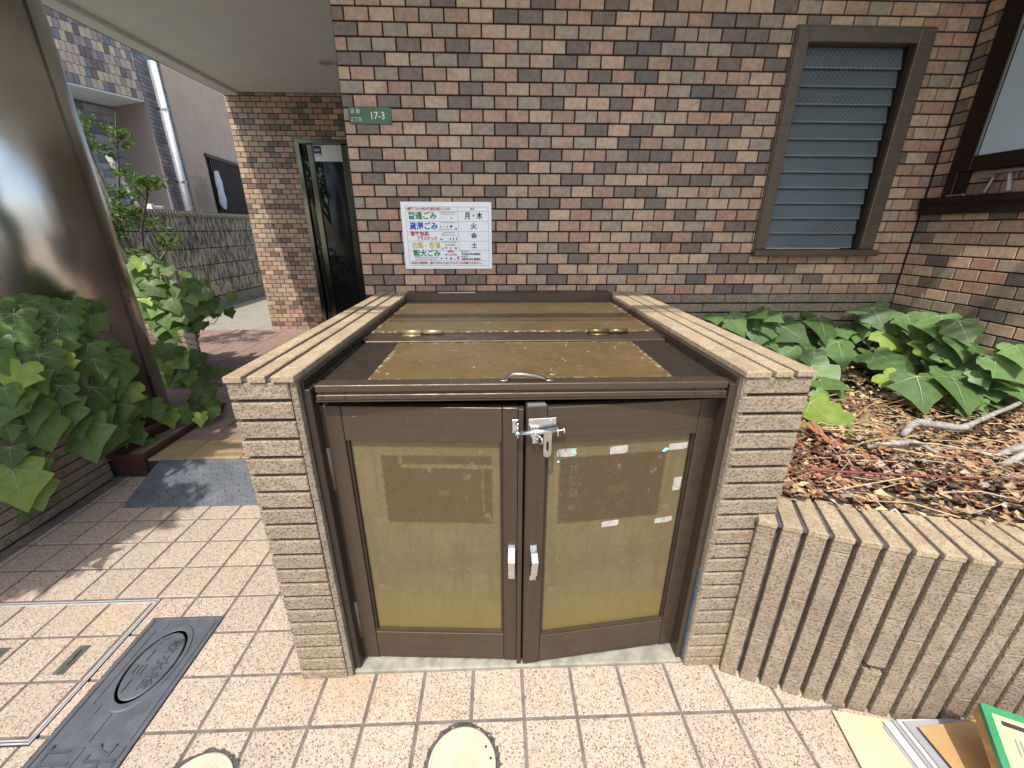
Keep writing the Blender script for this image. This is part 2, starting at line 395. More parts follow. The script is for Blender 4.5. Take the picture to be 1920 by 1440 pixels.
FB = Matrix(((1, 0, 0, 0), (0, 0, 1, 0), (0, -1, 0, -.009), (0, 0, 0, 1)))      # lays pieces face up, top at z = 0
lay('paving_tile', floor, FB, M_['paving'], pave, t=.009, c=.0018, limit=300, jit=.0005, keep=lambda P: inview(P, 60))

# ---------------------------------------------------------------- front tiled wall
YW, TP, TH, ZT = 2.088, .1003, .0497, 1.6257
ROWS = ['TOTGDTTTDOTDTD', 'DOTOGOTDDGODTTG', 'DOGTGOTTOGGTGBG', 'OGGDODGOGTDODBG', 'DDTGGDTGTDGTDOD', 'TOGDOTGODGODOBT', 'GTOGODOTOGOGOOG', 'DODOTDGOGDTTDTD',
        'GDODGOOOTOGOTGT', 'ODOTGTGDDGODTDTD', 'OTGOTGOOGTGTDOG', 'TDOTDTODODOOGDDO', 'GDGTODGDTGODGGO', 'ODTOGGTOGTDGTTOD', 'OGODGODTOGTODDGT', 'GODDTODGGDODOTDTG',
        'GOTODTGODTOGGTOD', 'ODOGTDGOGTOOGTOT', 'GOTDGODDTOOTTGDO', 'OODTGODOTGDOTOTO', 'OTGOTDOTGTDOTGOT', 'ODOODOODTDTTGBGTG', 'DDTODDOTGDOTGOTG', 'ODOODOOGDOTODTGO']
XL, XR = -.656, 2.058
WIN = (1.262, 1.853, 1.118, 2.028)
def pick(): return TI[random.choices('TOGDB', (26, 27, 24, 18, 4))[0]]
def tilewall(u0, u1, z_top, z_bot, i0, cuts=(), rows=None, jw=.0062):
    out = []; i = i0
    while True:
        zt = ZT + (10-i)*TH; i += 1
        if zt - TH < z_bot - .01: break
        if zt > z_top + .05: continue
        half = (i-1) % 2
        x = u0 - (TP/2 if half else 0); k = 0
        while x < u1:
            a, b = max(x, u0), min(x+TP, u1)
            r = rows[i-1] if rows and 0 <= i-1 < len(rows) else ''
            mi = TI[r[k]] if k < len(r) else pick()
            k += 1; x += TP
            if b-a < .012: continue
            for q in minus((a+jw/2, b-jw/2, max(zt-TH+jw/2, z_bot), min(zt-jw/2, z_top)), cuts): out.append(q+(mi,))
    return out
WB = basis((0, YW+.006, 0), (0, -1, 0))
fwall = thing('front_wall', (0, YW, 0), 'brown mixed tile wall behind the bin, holding the notice and the louvre window', 'wall')
b = MB()
for x0, x1, z0, z1 in minus((XL, 2.3, -.02, 2.515), [(WIN[0]+.02, WIN[1]-.02, WIN[2]+.02, WIN[3]-.02)]): b.box(x0, x1, YW+.004, YW+.16, z0, z1)
b.done('wall_body', M_['joint'], fwall)
box('side_return', XL, XL+.15, YW+.16, 4.93, -.02, 2.515, M_['tileG'], fwall)
vis = lambda P: inview(P, 10) and not (-.45 < P[0] < .56 and P[2] < .95)
lay('wall_tile', tilewall(XL, XR-.004, 2.515, .932, -8, [WIN], ROWS), WB, TILES, fwall, t=.009, keep=vis)
# plinth courses right of the bin
pl = []
for k in range(9):
    z1 = .928 - k*.0475; off = (.11 if k % 2 else 0)
    x = .71-off
    while x < 2.05:
        a, b2 = max(x, .71), min(x+.226, 2.052); x += .228
        if b2-a > .02: pl.append((a+.001, b2-.001, z1-.0395, z1, 0))
lay('plinth_slat', pl, WB, M_['slatside'], fwall, t=.014, c=.002)

# ---------------------------------------------------------------- return wall on the right
RB = basis((XR-.006+.0, 0, 0), (-1, 0, 0))          # local u = -Y
rwall = thing('return_wall', (XR, 1.5, 0), 'brown tile wall at right angles to the front wall beside the ivy bed', 'wall')
box('wall_body', XR, XR+.2, .3, YW+.004, -.02, 2.515, M_['joint'], rwall)
RB = basis((XR+.002, 0, 0), (-1, 0, 0))
lay('wall_tile', tilewall(-YW+.008, -.5, 2.515, .45, -8), RB, TILES, rwall, t=.009, keep=lambda P: inview(P, 20))

# ---------------------------------------------------------------- porch back wall
YB = 4.95
DOOR = (-2.08, -1.15, .1, 2.104)
BB = basis((0, YB+.004, 0), (0, -1, 0))
bwall = thing('porch_wall', (-2, YB, 0), 'narrow brown tile wall at the back of the entrance porch beside the glass door', 'wall')
b = MB()
for x0, x1, z0, z1 in minus((-2.707, -.52, -.02, 2.515), [(DOOR[0]+.01, DOOR[1], 0, DOOR[3]-.01)]): b.box(x0, x1, YB+.003, YB+.25, z0, z1)
b.box(-2.707, -2.5, YB+.25, 9.5, -.02, 2.9)
b.done('wall_body', M_['joint'], bwall)
sv = ZT; ZT = 2.515+.018-.0497*10
lay('wall_tile', tilewall(-2.709, -.7, 2.51, .1, 0, [DOOR]), BB, TILES, bwall, t=.008, limit=300, keep=lambda P: inview(P, 0) and P[0] < -1.5)
ZT = sv
# soffit over porch and pavement edge
sof = thing('porch_soffit', (-1, 3, 2.515), 'pale painted flat soffit over the entrance porch', 'ceiling')
b = MB(); b.box(-2.56, 3.6, 1.14, 9.5, 2.515, 2.70)
b.done('soffit_slab', M_['soffit'], sof)
box('edge_trim', -2.685, -2.56, 1.14, YB+.003, 2.485, 2.70, M_['soffit'], sof, c=.006)
box('outer_lip', -2.70, -2.685, 1.14, YB+.003, 2.49, 2.70, M_['frame_dark'], sof)
box('front_fascia', -2.7, 3.6, 1.12, 1.14, 2.517, 2.70, M_['soffit'], sof)
dl = thing('downlight', (-1.376, 4.128, 2.50), 'round recessed downlight in the porch soffit', 'light')
b = MB(); n = 28
for r0, r1, z0, z1 in ((.075, .06, 2.513, 2.505), (.06, .052, 2.505, 2.512)):
    V = [(-1.376+r*math.cos(2*math.pi*j/n), 4.128+r*math.sin(2*math.pi*j/n), z) for r, z in ((r0, z0), (r1, z1)) for j in range(n)]
    b.add(V, [(j, (j+1) % n, (j+1) % n+n, j+n) for j in range(n)])
b.done('trim_ring', M_['white'], dl, True)
V = [(-1.376+.052*math.cos(2*math.pi*j/n), 4.128+.052*math.sin(2*math.pi*j/n), 2.512) for j in range(n)]
put('lamp_disc', mesh('lamp_disc', V, [tuple(range(n))], mat('unlit_lamp', (.5, .5, .45, 1))), dl)

# ---------------------------------------------------------------- porch floor
M_['terra'] = mat('terracotta_tile', lin(152, 126, 114), lin(134, 109, 98), 18, .55, var=.05, dirt=(8, .35, lin(110, 84, 74)))
M_['yellow'] = mat('yellow_sandstone_tile', lin(196, 172, 128), lin(178, 152, 108), 12, .6, var=.05, bmp=(200, .3, .001), dirt=(9, .4, lin(150, 118, 78)))
porch = tag(box('porch_floor', -3.55, XL, 1.95, YB+.003, -.02, .094, M_['joint']), kind='structure')
PB = Matrix(((1, 0, 0, 0), (0, 0, 1, 0), (0, -1, 0, .0925), (0, 0, 0, 1)))
fl = []
for i in range(-12, 6):
    x0 = -1.662+i*.29; x1 = x0+.285
    for y0, y1, mi in [(1.95, 2.15, 1)]+[(2.154+.294*k, 2.154+.294*k+.29, 0) for k in range(10)]:
        a, b2, y1 = max(x0, -3.55), min(x1, XL-.003), min(y1, YB)
        if b2-a > .02 and y1-y0 > .02: fl.append((a, b2, y0, y1, mi))
lay('porch_tile', fl, PB, [M_['terra'], M_['yellow']], porch, t=.009, c=.001, keep=lambda P: inview(P, 30))
tag(box('side_path', -4.6, -2.5, YB, 14, -.028, .0, M_['concrete']), kind='structure')
tag(box('side_gutter', -4.6, -3.55, 1.0, YB-.002, -.028, -.006, M_['concrete']), kind='structure')

# ---------------------------------------------------------------- neighbour: block wall, house
def blockmat():
    m, nt, bs = start('streaked_split_block', .95)
    p = gpos(nt); v = node(nt, 'ShaderNodeVectorMath', {0: p, 1: (26, 26, 5)}, operation='MULTIPLY').outputs[0]
    f = noise(nt, v, 1.3, 5, .7)
    col = mix(nt, ramp(nt, f, .42, .6), lin(96, 89, 77), lin(196, 186, 164))
    nt.links.new(vary(nt, col, .08), bs.inputs['Base Color']); nt.links.new(bump(nt, f, .8, .01), bs.inputs['Normal'])
    return m
M_['block'] = blockmat()
bw = thing('block_wall', (-4.6, 7, 0), 'weathered grey split block boundary wall beyond the porch', 'wall')
box('wall_core', -4.78, -4.612, 3.5, 13.5, -.02, 1.44, M_['joint'], bw)
box('footing', -4.612, -4.575, 3.5, 13.5, -.02, .19, M_['concrete'], bw)
KB = basis((-4.612, 0, 0), (1, 0, 0))      # u = +Y
bl = []
for k in range(5):
    z0 = .20+k*.25
    y = 3.6 - (.225 if k % 2 else 0)
    while y < 13.3: bl.append((y+.004, y+.446, z0+.006, z0+.244, 0)); y += .45
lay('wall_block', bl, KB, M_['block'], bw, t=.014, c=.006, keep=lambda P: inview(P, 10))
b = MB()
b.box(-4.80, -4.592, 3.5, 13.5, 1.445, 1.482)
for k in range(110): b.box(-4.596, -4.578, 4.2+k*.055, 4.2+k*.055+.024, 1.405, 1.47)
b.done('ribbed_coping', M_['concrete'], bw)

P1 = Vector((-5.3, 7.5, 0)); uA = Vector((.396, .918, 0)); nA = Vector((.918, -.396, 0)); uB = Vector((-.13, .9915, 0)); nB = Vector((.9915, .13, 0))
M_['stucco'] = mat('beige_stucco', lin(206, 178, 152), lin(196, 168, 142), 5, .95, bmp=(160, .5, .003))
NT = [mat('neighbour_tile_%d' % i, lin(*c), scl(lin(*c), .85), 20, .45, var=.12) for i, c in enumerate(((176, 158, 142), (140, 126, 118), (112, 96, 88), (118, 116, 122), (186, 168, 142)))]
NG = [mat('neighbour_grey_tile_%d' % i, lin(*c), scl(lin(*c), .9), 20, .4, var=.08) for i, c in enumerate(((176, 174, 174), (122, 124, 130), (150, 150, 152)))]
nb = thing('neighbour_house', (-6, 8, 0), 'neighbouring house with dark tiled overhang, beige stucco side and drainpipe', 'building')
def prism(name, pts, z0, z1, m, parent):
    n = len(pts); V = [(p[0], p[1], z) for z in (z0, z1) for p in pts]
    F = [tuple(range(n))[::-1], tuple(range(n, 2*n))] + [(i, (i+1) % n, (i+1) % n+n, i+n) for i in range(n)]
    return put(name, mesh(name, V, F, m), parent)
PA0 = P1 - uA*3.2; PC = P1 + uB*4.5
back = [P1, PC, PC - nB*4, PA0 - nA*4, PA0]
prism('upper_storey', [p for p in back], 3.05, 6.2, M_['joint'], nb)
C1 = P1 - nA*.55
prism('lower_storey', [P1, PC, PC - nB*4, PA0 - nA*4, PA0 - nA*.8, P1 - nA*.8 - uA*.02], 0, 3.05, NT[1], nb)
prism('overhang_soffit', [P1 + nA*.0, P1 - nA*.8, PA0 - nA*.8, PA0], 3.03, 3.049, M_['soffit'], nb)
def grid(u0, u1, v0, v1, w_, h_, nm, bond=True, jw=.006):
    out = []; r = 0; v = v0
    while v < v1-.01:
        u = u0 - (w_/2 if (bond and r % 2) else 0)
        while u < u1-.005:
            a, b3 = max(u, u0), min(u+w_, u1); u += w_
            if b3-a > .012: out.append((a+jw/2, b3-jw/2, v+jw/2, min(v+h_, v1)-jw/2, random.randrange(nm)))
        v += h_; r += 1
    return out
AB = basis(tuple(P1 + nA*.004), tuple(nA))       # u along uA
lay('facing_tile', grid(-2.4, 0, 3.05, 4.2, .066, .118, 5), AB, NT, nb, t=.008, c=.001, keep=lambda P: inview(P, 0), limit=140)
BBm = basis(tuple(P1 + nB*.004), tuple(nB))
lay('side_tile', grid(0, .66, .9, 4.2, .2, .06, 3, True), BBm, NT[1:4], nb, t=.008, c=.001, limit=0)
prism('stucco_skin', [P1+uB*.66+nB*.0, P1+uB*.66+nB*.014, P1+uB*4.5+nB*.014, P1+uB*4.5], 2.545, 4.2, M_['stucco'], nb)
prism('stucco_skin', [P1+uB*.66+nB*.0, P1+uB*.66+nB*.014, P1+uB*1.44+nB*.014, P1+uB*1.44], .5, 2.545, M_['stucco'], nb)
CB = basis(tuple(P1 - nA*.8 + nA*.004), tuple(nA))
lay('recess_tile', grid(-2.4, -.0, .8, 3.03, .2, .1, 3, False), CB, NG, nb, t=.008, c=.001, limit=0)
# slatted window in the stucco
wn_ = prism('slat_window_back', [P1+uB*1.44-nB*.0, P1+uB*1.44+nB*.006, P1+uB*4.5+nB*.006, P1+uB*4.5], 1.0, 2.545, M_['dark'], nb)
M_['slatbrown'] = mat('brown_lattice', lin(70, 48, 38), lin(56, 38, 30), 20, .6)
for k in range(30):
    u = 1.55 + k*.075
    prism('lattice_bar', [P1+uB*u+nB*.006, P1+uB*u+nB*.04, P1+uB*(u+.03)+nB*.04, P1+uB*(u+.03)+nB*.006], 1.0, 2.5, M_['slatbrown'], wn_)
prism('window_head', [P1+uB*1.42+nB*.014, P1+uB*1.42+nB*.05, P1+uB*4.5+nB*.05, P1+uB*4.5+nB*.014], 2.5, 2.56, M_['slatbrown'], nb)
pp = thing('drainpipe', tuple(P1+uB*.26), 'white vertical drainpipe on the dark tiled corner of the neighbouring house', 'pipe')
q = P1 + uB*.26 + nB*.10
MB().tube([(q.x, q.y, .6), (q.x, q.y, 3.62)], .058, 16).done('pipe', mat('white_pvc', lin(240, 236, 228), lin(224, 218, 210), 12, .4), pp, True)
for z in (1.95, 2.98):
    MB().tube([(q.x, q.y, z), (q.x, q.y, z+.03)], .066, 16).box(q.x-.19, q.x-.02, q.y-.015, q.y+.015, z+.003, z+.027).done('bracket', M_['stainless'], pp)
rack = MB(); r0 = P1+uB*.74+nB*.05
for k in range(6): rack.tube([r0+uB*.09*k+Vector((0, 0, 1.62)), r0+uB*.09*k+Vector((0, 0, 2.12 if k > 1 else 1.95))], .004, 5)
for k in range(6): rack.tube([r0+uB*(-.12 if k > 3 else 0)+Vector((0, 0, 1.62+k*.1)), r0+uB*.48+Vector((0, 0, 1.62+k*.1))], .004, 5)
tag(rack.done('wire_rack', M_['stainless']), 'thin wire grid rack on the stucco wall beside the drainpipe', 'rack')
bag = thing('hanging_bag', tuple(P1+uB*1.62), 'crumpled white plastic bag hanging by the slatted window', 'bag')
b = MB(); o0 = P1+uB*1.58+nB*.09
for k in range(9):
    z = 2.28-k*.085; ww = (.06, .1, .12, .13, .13, .14, .15, .13, .05)[k]
    V = [o0 + uB*(s*ww+uni(-.015, .015)) + nB*(t_*.03+uni(-.01, .01)) + Vector((0, 0, z)) for s, t_ in ((-1, 0), (-.4, 1), (.4, 1), (1, 0), (.3, -1), (-.4, -1))]
    b.V += [tuple(v) for v in V]
for k in range(8):
    for j in range(6): b.F.append((k*6+j, k*6+(j+1) % 6, k*6+(j+1) % 6+6, k*6+j+6)); b.I.append(0)
b.done('bag_body', mat('white_plastic_bag', (.75, .75, .75, 1), None, 10, .5), bag, True)
bx = thing('white_box', (-4.69, 6.35, 1.482), 'small white box standing on top of the block wall', 'box')
box('box_body', -4.74, -4.66, 6.25, 6.42, 1.482, 1.53, M_['white'], bx, c=.008); box('box_lid', -4.742, -4.658, 6.20, 6.245, 1.482, 1.55, M_['white'], bx, c=.004)

# ---------------------------------------------------------------- glass entrance door
door = thing('entrance_door', (-1.7, YB, .1), 'stainless framed dark glass entrance door at the back of the porch', 'door')
b = MB()
b.box(-2.08, -2.035, YB-.035, YB+.10, .1, 2.104, c=.003); b.box(-2.035, -1.15, YB-.035, YB+.10, 2.065, 2.104, c=.003)
b.done('frame', M_['doorsteel'], door)
b = MB(); b.box(-2.03, -1.975, YB+.0, YB+.02, .1, 2.065); b.done('side_pane', M_['doorglass'], door)
box('pane_bead', -2.0, -1.992, YB-.004, YB+.0, .1, 2.065, M_['black'], door)
b = MB(); b.box(-1.97, -1.915, YB-.012, YB+.04, .1, 2.06, c=.003); b.box(-1.62, -1.56, YB-.012, YB+.04, .1, 2.06, c=.003)
b.box(-1.56, -1.30, YB-.02, YB+.04, .1, 2.06, c=.003)
b.done('leaf_stile', M_['doorsteel'], door)
box('glass_pane', -1.915, -1.62, YB+.012, YB+.02, .1, 1.90, M_['doorglass'], door)
box('transom_pane', -1.915, -1.62, YB+.008, YB+.02, 1.905, 2.06, M_['stainless'], door)
b = MB(); b.tube([(-1.50, YB-.02, 1.22), (-1.50, YB-.07, 1.22), (-1.40, YB-.075, 1.22)], .012, 10); b.done('lever_handle', M_['chrome'], door, True)
ds = tag(box('door_sticker', -1.905, -1.835, YB-.003, YB-.001, 1.96, 2.05, ink('violet_sticker', lin(58, 48, 110))), 'violet sticker reading SOS at the top of the entrance door', 'sticker')
TBk = Matrix(((1, 0, 0, 0), (0, 0, -1, 0), (0, 1, 0, 0), (0, 0, 0, 1)))
def onwall(x, y, z): return Matrix.Translation((x, y, z)) @ TBk
box('white_band', -1.905, -1.835, YB-.0042, YB-.0032, 1.96, 1.975, INK['w'], ds)
text('SOS', .032, INK['w'], ds, onwall(-1.87, YB-.0045, 2.008), ax='CENTER', bold=.0012)
# interior behind the door
tag(box('door_recess', -2.03, -1.16, YB+.101, YB+.25, .1, 2.06, M_['dark']), kind='structure')

# ================================================================ LOW TILED PIERS EITHER SIDE OF THE BIN
PF = .843
def pier(x0, x1, inner, caps, label):
    t = thing('tiled_pier', ((x0+x1)/2, 1.4, 0), label, 'pier', 'low tiled piers flanking the bin')
    box('core', x0+.022, x1-.012, PF+.024, YW-.004, -.02, .932, M_['joint'], t)
    B = basis((0, PF+.024, 0), (0, -1, 0)); r = []
    a, b2 = (x0, x1-.0155) if inner > 0 else (x0+.002, x1)
    for k in range(20):
        z1 = .930-k*.0473
        r.append((a+uni(0, .001), b2-uni(0, .001), max(z1-.0388, .001), z1, 0))
    lay('course_slat', r, B, M_['slat'], t, t=.025, c=.0025)
    # inner face slabs
    f = x1 if inner > 0 else x0
    SB = basis((f-inner*.014, 0, 0), (inner, 0, 0)); r = []
    y = PF+.002
    for k in range(6):
        u0, u1 = (y, y+.207) if inner > 0 else (-y-.207, -y)
        for z0, z1 in ((.0, .31), (.312, .62), (.622, .931)): r.append((u0+.0008, u1-.0008, z0, z1, 0))
        y += .2075
    lay('inner_slab', r, SB, M_['slatside'], t, t=.014, c=.0015, tilt=.002)
    # cap strips
    CBm = Matrix(((1, 0, 0, 0), (0, 0, 1, 0), (0, -1, 0, .933), (0, 0, 0, 1))); r = []
    for k, (c0, c1) in enumerate(caps):
        y = PF-.006
        step = [.19, .12, .06][k]
        while y < YW-.006:
            y1 = min(y+step, YW-.004); r.append((c0, c1, y+.0006, y1-.0006, 0)); y = y1; step = .227
    lay('cap_strip', r, CBm, M_['capslat'], t, t=.0135, c=.002, tilt=.002)
    box('cap_bed', x0+.004, x1-.004, PF, YW-.003, .9322, .9385, M_['slotgrey'], t)
    return t
pier(-.584, -.438, 1, ((-.585, -.547), (-.534, -.497), (-.485, -.437)), 'low tan slat-tiled pier left of the bin, beside the ramp')
pier(.552, .708, -1, ((.550, .606), (.617, .656), (.666, .710)), 'low tan slat-tiled pier right of the bin, joining the ivy bed')

# ================================================================ THE BIN
bin_ = thing('garbage_bin', (.057, 1.4, 0), 'large bronze aluminium garbage bin with two doors and a hinged lid between the piers', 'garbage bin')
box('threshold', -.437, .551, .853, 1.25, -.02, .012, M_['concrete'], bin_, c=.004)
b = MB(); b.box(-.4375, -.419, .862, .905, .012, .905, c=.002); b.box(-.4375, -.430, .862, 1.98, .905, .926); b.box(-.430, -.413, .905, 1.30, .885, .897)
b.done('left_post', M_['bronzedark'], bin_)
b = MB(); b.box(.533, .5515, .862, .91, .012, .908, c=.002); b.box(.5445, .5515, .862, 1.98, .908, .926); b.box(.535, .5445, .91, 1.30, .885, .897)
b.done('right_post', M_['bronzev'], bin_)
box('rubber_strip', .546, .5513, .857, .8615, .012, .36, M_['bluestrip'], bin_)
b = MB(); b.box(-.41, .53, 1.20, 1.23, .80, .88); b.done('cross_beam', M_['bronzedark'], bin_)
# lid
lid = MB()
lid.box(-.411, .531, .868, .906, .896, .9125, c=.0015); lid.box(-.409, .529, .874, .906, .8895, .896); lid.box(-.411, .531, .868, .906, .8765, .8895, c=.0015); lid.box(-.411, .531, .866, .876, .8735, .8765)
lid.box(-.409, .529, 1.243, 1.288, .8985, .9150, c=.002)
lid = lid.done('lid', M_['bronze'], bin_)
box('side_board', -.409, -.3065, .9065, 1.2425, .898, .9075, M_['bronzedark'], lid)
box('side_board', .4205, .529, .9065, 1.2425, .898, .9075, M_['bronzedark'], lid)
lp = panel('lid_panel_coat', lin(122, 100, 64), lin(110, 89, 55), chips=.64, edge=(-.30, .414, .912, 1.237), ax=1)
box('lid_panel', -.306, .42, .9065, 1.2425, .898, .9095, lp, lid)
b = MB(); n = 14
for x in (-.397, -.346, .456, .517):
    for z in (.8925, .8835):
        V = [(x+.0038*math.cos(2*math.pi*j/n), (.8735 if z > .89 else .8675), z+.0038*math.sin(2*math.pi*j/n)*(.7 if z > .89 else 1)) for j in range(n)]
        b.add(V, [tuple(range(n))])
b.done('screw_hole', M_['black'], lid)
b = MB()
b.tube([(.020, .888, .9135), (.024, .886, .924), (.034, .881, .931), (.055, .879, .931), (.085, .881, .926), (.104, .886, .919), (.110, .888, .9135)], [.0055, .005, .0045, .0045, .0045, .005, .0055], 8)
b.box(.004, .022, .882, .895, .9125, .9155, c=.001); b.box(.110, .128, .882, .895, .9125, .9155, c=.001)
b.done('lid_handle', mat('worn_handle_steel', (.42, .40, .37, 1), (.30, .28, .26, 1), 60, .35, 1.), lid, True)
rear = MB()
rear.box(-.437, .551, 1.291, 1.376, .895, .9105, c=.002); rear.box(-.437, .551, 1.290, 1.300, .9105, .9135); rear.box(-.4, .52, 1.352, 1.358, .9105, .9135)
rear = rear.done('rear_rail', M_['bronze'], bin_)
rp = panel('rear_panel_coat', lin(120, 101, 68), lin(106, 88, 57), chips=.65, edge=(-.42, .535, 1.39, 1.975), ax=1)
box('rear_panel', -.437, .551, 1.3765, 1.99, .895, .9115, rp, bin_)
b = MB(); b.box(-.437, .551, 1.975, 2.02, .9115, .953, c=.002); b.box(-.437, .551, 2.02, 2.08, .945, .953); b.box(-.437, .551, 1.95, 1.975, .9115, .917)
b.done('wall_flashing', M_['bronze'], bin_)
M_['brass'] = mat('pale_brass', lin(214, 198, 150), lin(190, 172, 124), 60, .35, .7)
M_['bronzehinge'] = mat('bronze_hinge', lin(150, 128, 84), lin(132, 110, 72), 60, .35, .7)
for x, m in ((-.25, M_['brass']), (.37, M_['bronzehinge'])):
    b = MB(); b.tube([(x-.066, 1.345, .919), (x-.002, 1.345, .919)], .0085, 12); b.tube([(x+.002, 1.345, .919), (x+.066, 1.345, .919)], .0085, 12)
    b.box(x-.062, x-.004, 1.318, 1.345, .9105, .914); b.done('lid_hinge', m, bin_, True)
# doors
M_['doorhinge'] = mat('dull_bronze_hinge', lin(140, 122, 102), lin(122, 105, 88), 50, .45, .6)
def doormat(A, B):
    A = Vector(A); B = Vector(B); X = (B-A).normalized(); Z = Vector((0, 0, 1)); Y = Z.cross(X)
    return Matrix(((X.x, Y.x, Z.x, A.x), (X.y, Y.y, Z.y, A.y), (X.z, Y.z, Z.z, A.z), (0, 0, 0, 1))), (B-A).length
ML, LL = doormat((-.420, .892, 0), (.045, .866, 0))
MR, LR = doormat((.064, .853, 0), (.541, .905, 0))
def make_door(M, L, left):
    d = MB()
    s0 = (0, .049) if left else (0, .049); s1 = (L-.037, L) if left else (L-.047, L)
    d.box(s0[0], s0[1], 0, .028, .02, .853 if left else .862, c=.0015); d.box(s1[0], s1[1], 0, .028, .02, .853 if left else .856, c=.0015)
    if left: d.box(L+.0005, L+.013, -.006, .02, .004, .853, c=.001)
    stiles = d.done('door', M_['bronzev'], bin_, M=M)
    zt = .853 if left else .856
    b = MB(); b.box(s0[1]+.001, s1[0]-.001, .0015, .027, .762, zt-.001, c=.001); b.done('top_rail', M_['bronze'], stiles, M=M)
    b = MB(); b.box(s0[1]+.001, s1[0]-.001, .0015, .027, .021, .124, c=.001); b.box(s0[1]+.001, s1[0]-.001, .004, .02, .1245, .131); b.done('bottom_rail', M_['bronze'], stiles, M=M)
    for xa in (s0[1]+.0005, s1[0]-.007): MB().box(xa, xa+.0065, .006, .02, .131, .762).done('glazing_bead', M_['bronzedark'], stiles, M=M)
    pm = panel('left_door_coat' if left else 'right_door_coat', lin(133, 120, 84), lin(121, 107, 73),
               [((.125, .402, .513, .716), .85)] if left else [((.088, .368, .512, .712), .95)],
               [((.172, .402, .680, .691), .9), ((.168, .178, .69, .716), .8), ((.375, .381, .55, .68), .5), ((.262, .292, .598, .614), .35)] if left else [((.215, .268, .597, .618), .25)],
               (.10, .33, lin(142, 122, 62)))
    b = MB(); b.box(s0[1]+.0075, s1[0]-.0075, .014, .018, .1315, .7615); b.done('panel', pm, stiles, M=M)
    # hinges at the outer edge
    xh = -.009 if left else L+.012
    for z0, z1 in ((.62, .742), (.10, .243)):
        b = MB(); zm = (z0+z1)/2
        b.tube([(xh, -.007, z0), (xh, -.007, zm-.0015)], .0105, 14); b.tube([(xh, -.007, zm+.0015), (xh, -.007, z1)], .0105, 14)
        b.box(min(xh, xh+(.018 if left else -.018)), max(xh, xh+(.018 if left else -.018)), -.002, .001, z0, z1)
        b.done('door_hinge', M_['doorhinge'], stiles, True, M)
    # pull handle
    xc = .451 if left else .023; z0, z1 = (.342, .458) if left else (.347, .466)
    b = MB(); hw = .0085
    prof = [(0, z0, .0), (0, z0+.016, .0), (0, z0+.026, -.013), (0, z1-.042, -.026), (0, z1-.034, -.028), (0, z1-.016, -.012), (0, z1-.013, .0), (0, z1, .0)]
    V = []
    for _, z, y in prof:
        V += [(xc-hw, y-.003, z), (xc+hw, y-.003, z), (xc+hw, y-.0005, z), (xc-hw, y-.0005, z)]
    F = []
    for i in range(len(prof)-1):
        for j in range(4): F.append((i*4+j, i*4+(j+1) % 4, i*4+4+(j+1) % 4, i*4+4+j))
    F += [(3, 2, 1, 0), tuple(len(V)-4+i for i in range(4))]
    b.add(V, F)
    for z in (z0+.008, z1-.006):
        for dx in ((-.004, .004) if z > .4 else (0,)): b.tube([(xc+dx, -.003, z), (xc+dx, -.005, z)], .0026, 8)
    b.done('pull_handle', M_['chrome'], stiles, M=M)
    return stiles
dL = make_door(ML, LL, True); dR = make_door(MR, LR, False)
# bolt latch
lt = MB()
lt.box(.004, .070, -.004, -.0005, .797, .832, c=.001)
for x in (.006, .066):
    for k in range(9):
        a0, a1 = math.radians(-100+k*25), math.radians(-75+k*25)
        V = [(x+dx, -.016-rr*math.cos(t), .803+rr*math.sin(t)*.9) for t in (a0, a1) for rr in (.009, .0145) for dx in (0, .003)]
        lt.add(V, [(0, 2, 6, 4), (1, 5, 7, 3), (0, 4, 5, 1), (2, 3, 7, 6)])
for x in (.014, .058): lt.tube([(x, -.004, .824), (x, -.0065, .824)], .0035, 10)
latch = lt.done('latch_plate', M_['chrome'], dR, M=MR)
b = MB(); b.tube([(-.016, -.016, .804), (.083, -.016, .804)], .0052, 12); b.tube([(.083, -.016, .804), (.087, -.016, .804)], .0075, 12); b.tube([(-.030, -.016, .804), (-.016, -.016, .804)], .0052, 12)
b.done('bolt', M_['chrome'], latch, True, MR)
b = MB(); nseg = 12; cx, cz = .0465, .748
out = [(cx-.0095, .803), (cx-.0095, cz)]+[(cx-.0095*math.cos(math.pi*k/nseg), cz-.0095*math.sin(math.pi*k/nseg)) for k in range(1, nseg)]+[(cx+.0095, cz), (cx+.0095, .803)]
n = len(out); hole = [(cx-.0028, .780), (cx-.0028, .756), (cx+.0028, .756), (cx+.0028, .780)]
bmh = bmesh.new()
ov = [bmh.verts.new((x, -.021, z)) for x, z in out]; hv = [bmh.verts.new((x, -.021, z)) for x, z in hole]
es = [bmh.edges.new((ov[i], ov[(i+1) % n])) for i in range(n)] + [bmh.edges.new((hv[i], hv[(i+1) % 4])) for i in range(4)]
bmesh.ops.triangle_fill(bmh, use_beauty=True, edges=es)
ret = bmesh.ops.extrude_face_region(bmh, geom=bmh.faces[:])
for v in ret['geom']:
    if isinstance(v, bmesh.types.BMVert): v.co.y += .0025
bmesh.ops.recalc_face_normals(bmh, faces=bmh.faces[:])
hm = bpy.data.meshes.new('hasp'); bmh.to_mesh(hm); bmh.free(); hm.materials.append(mat('dull_steel', (.55, .54, .52, 1), None, 40, .4, 1))
put('hasp', hm, latch, MR)
b = MB(); b.box(.014, .030, -.0035, -.0005, .767, .795, c=.0008); b.tube([(.028, -.003, .788), (.034, -.014, .784), (.035, -.019, .777), (.033, -.012, .770), (.028, -.003, .770)], .0024, 8)
for z in (.774, .788): b.tube([(.021, -.0035, z), (.021, -.0055, z)], .003, 10)
b.done('staple', M_['chrome'], latch, True, MR)
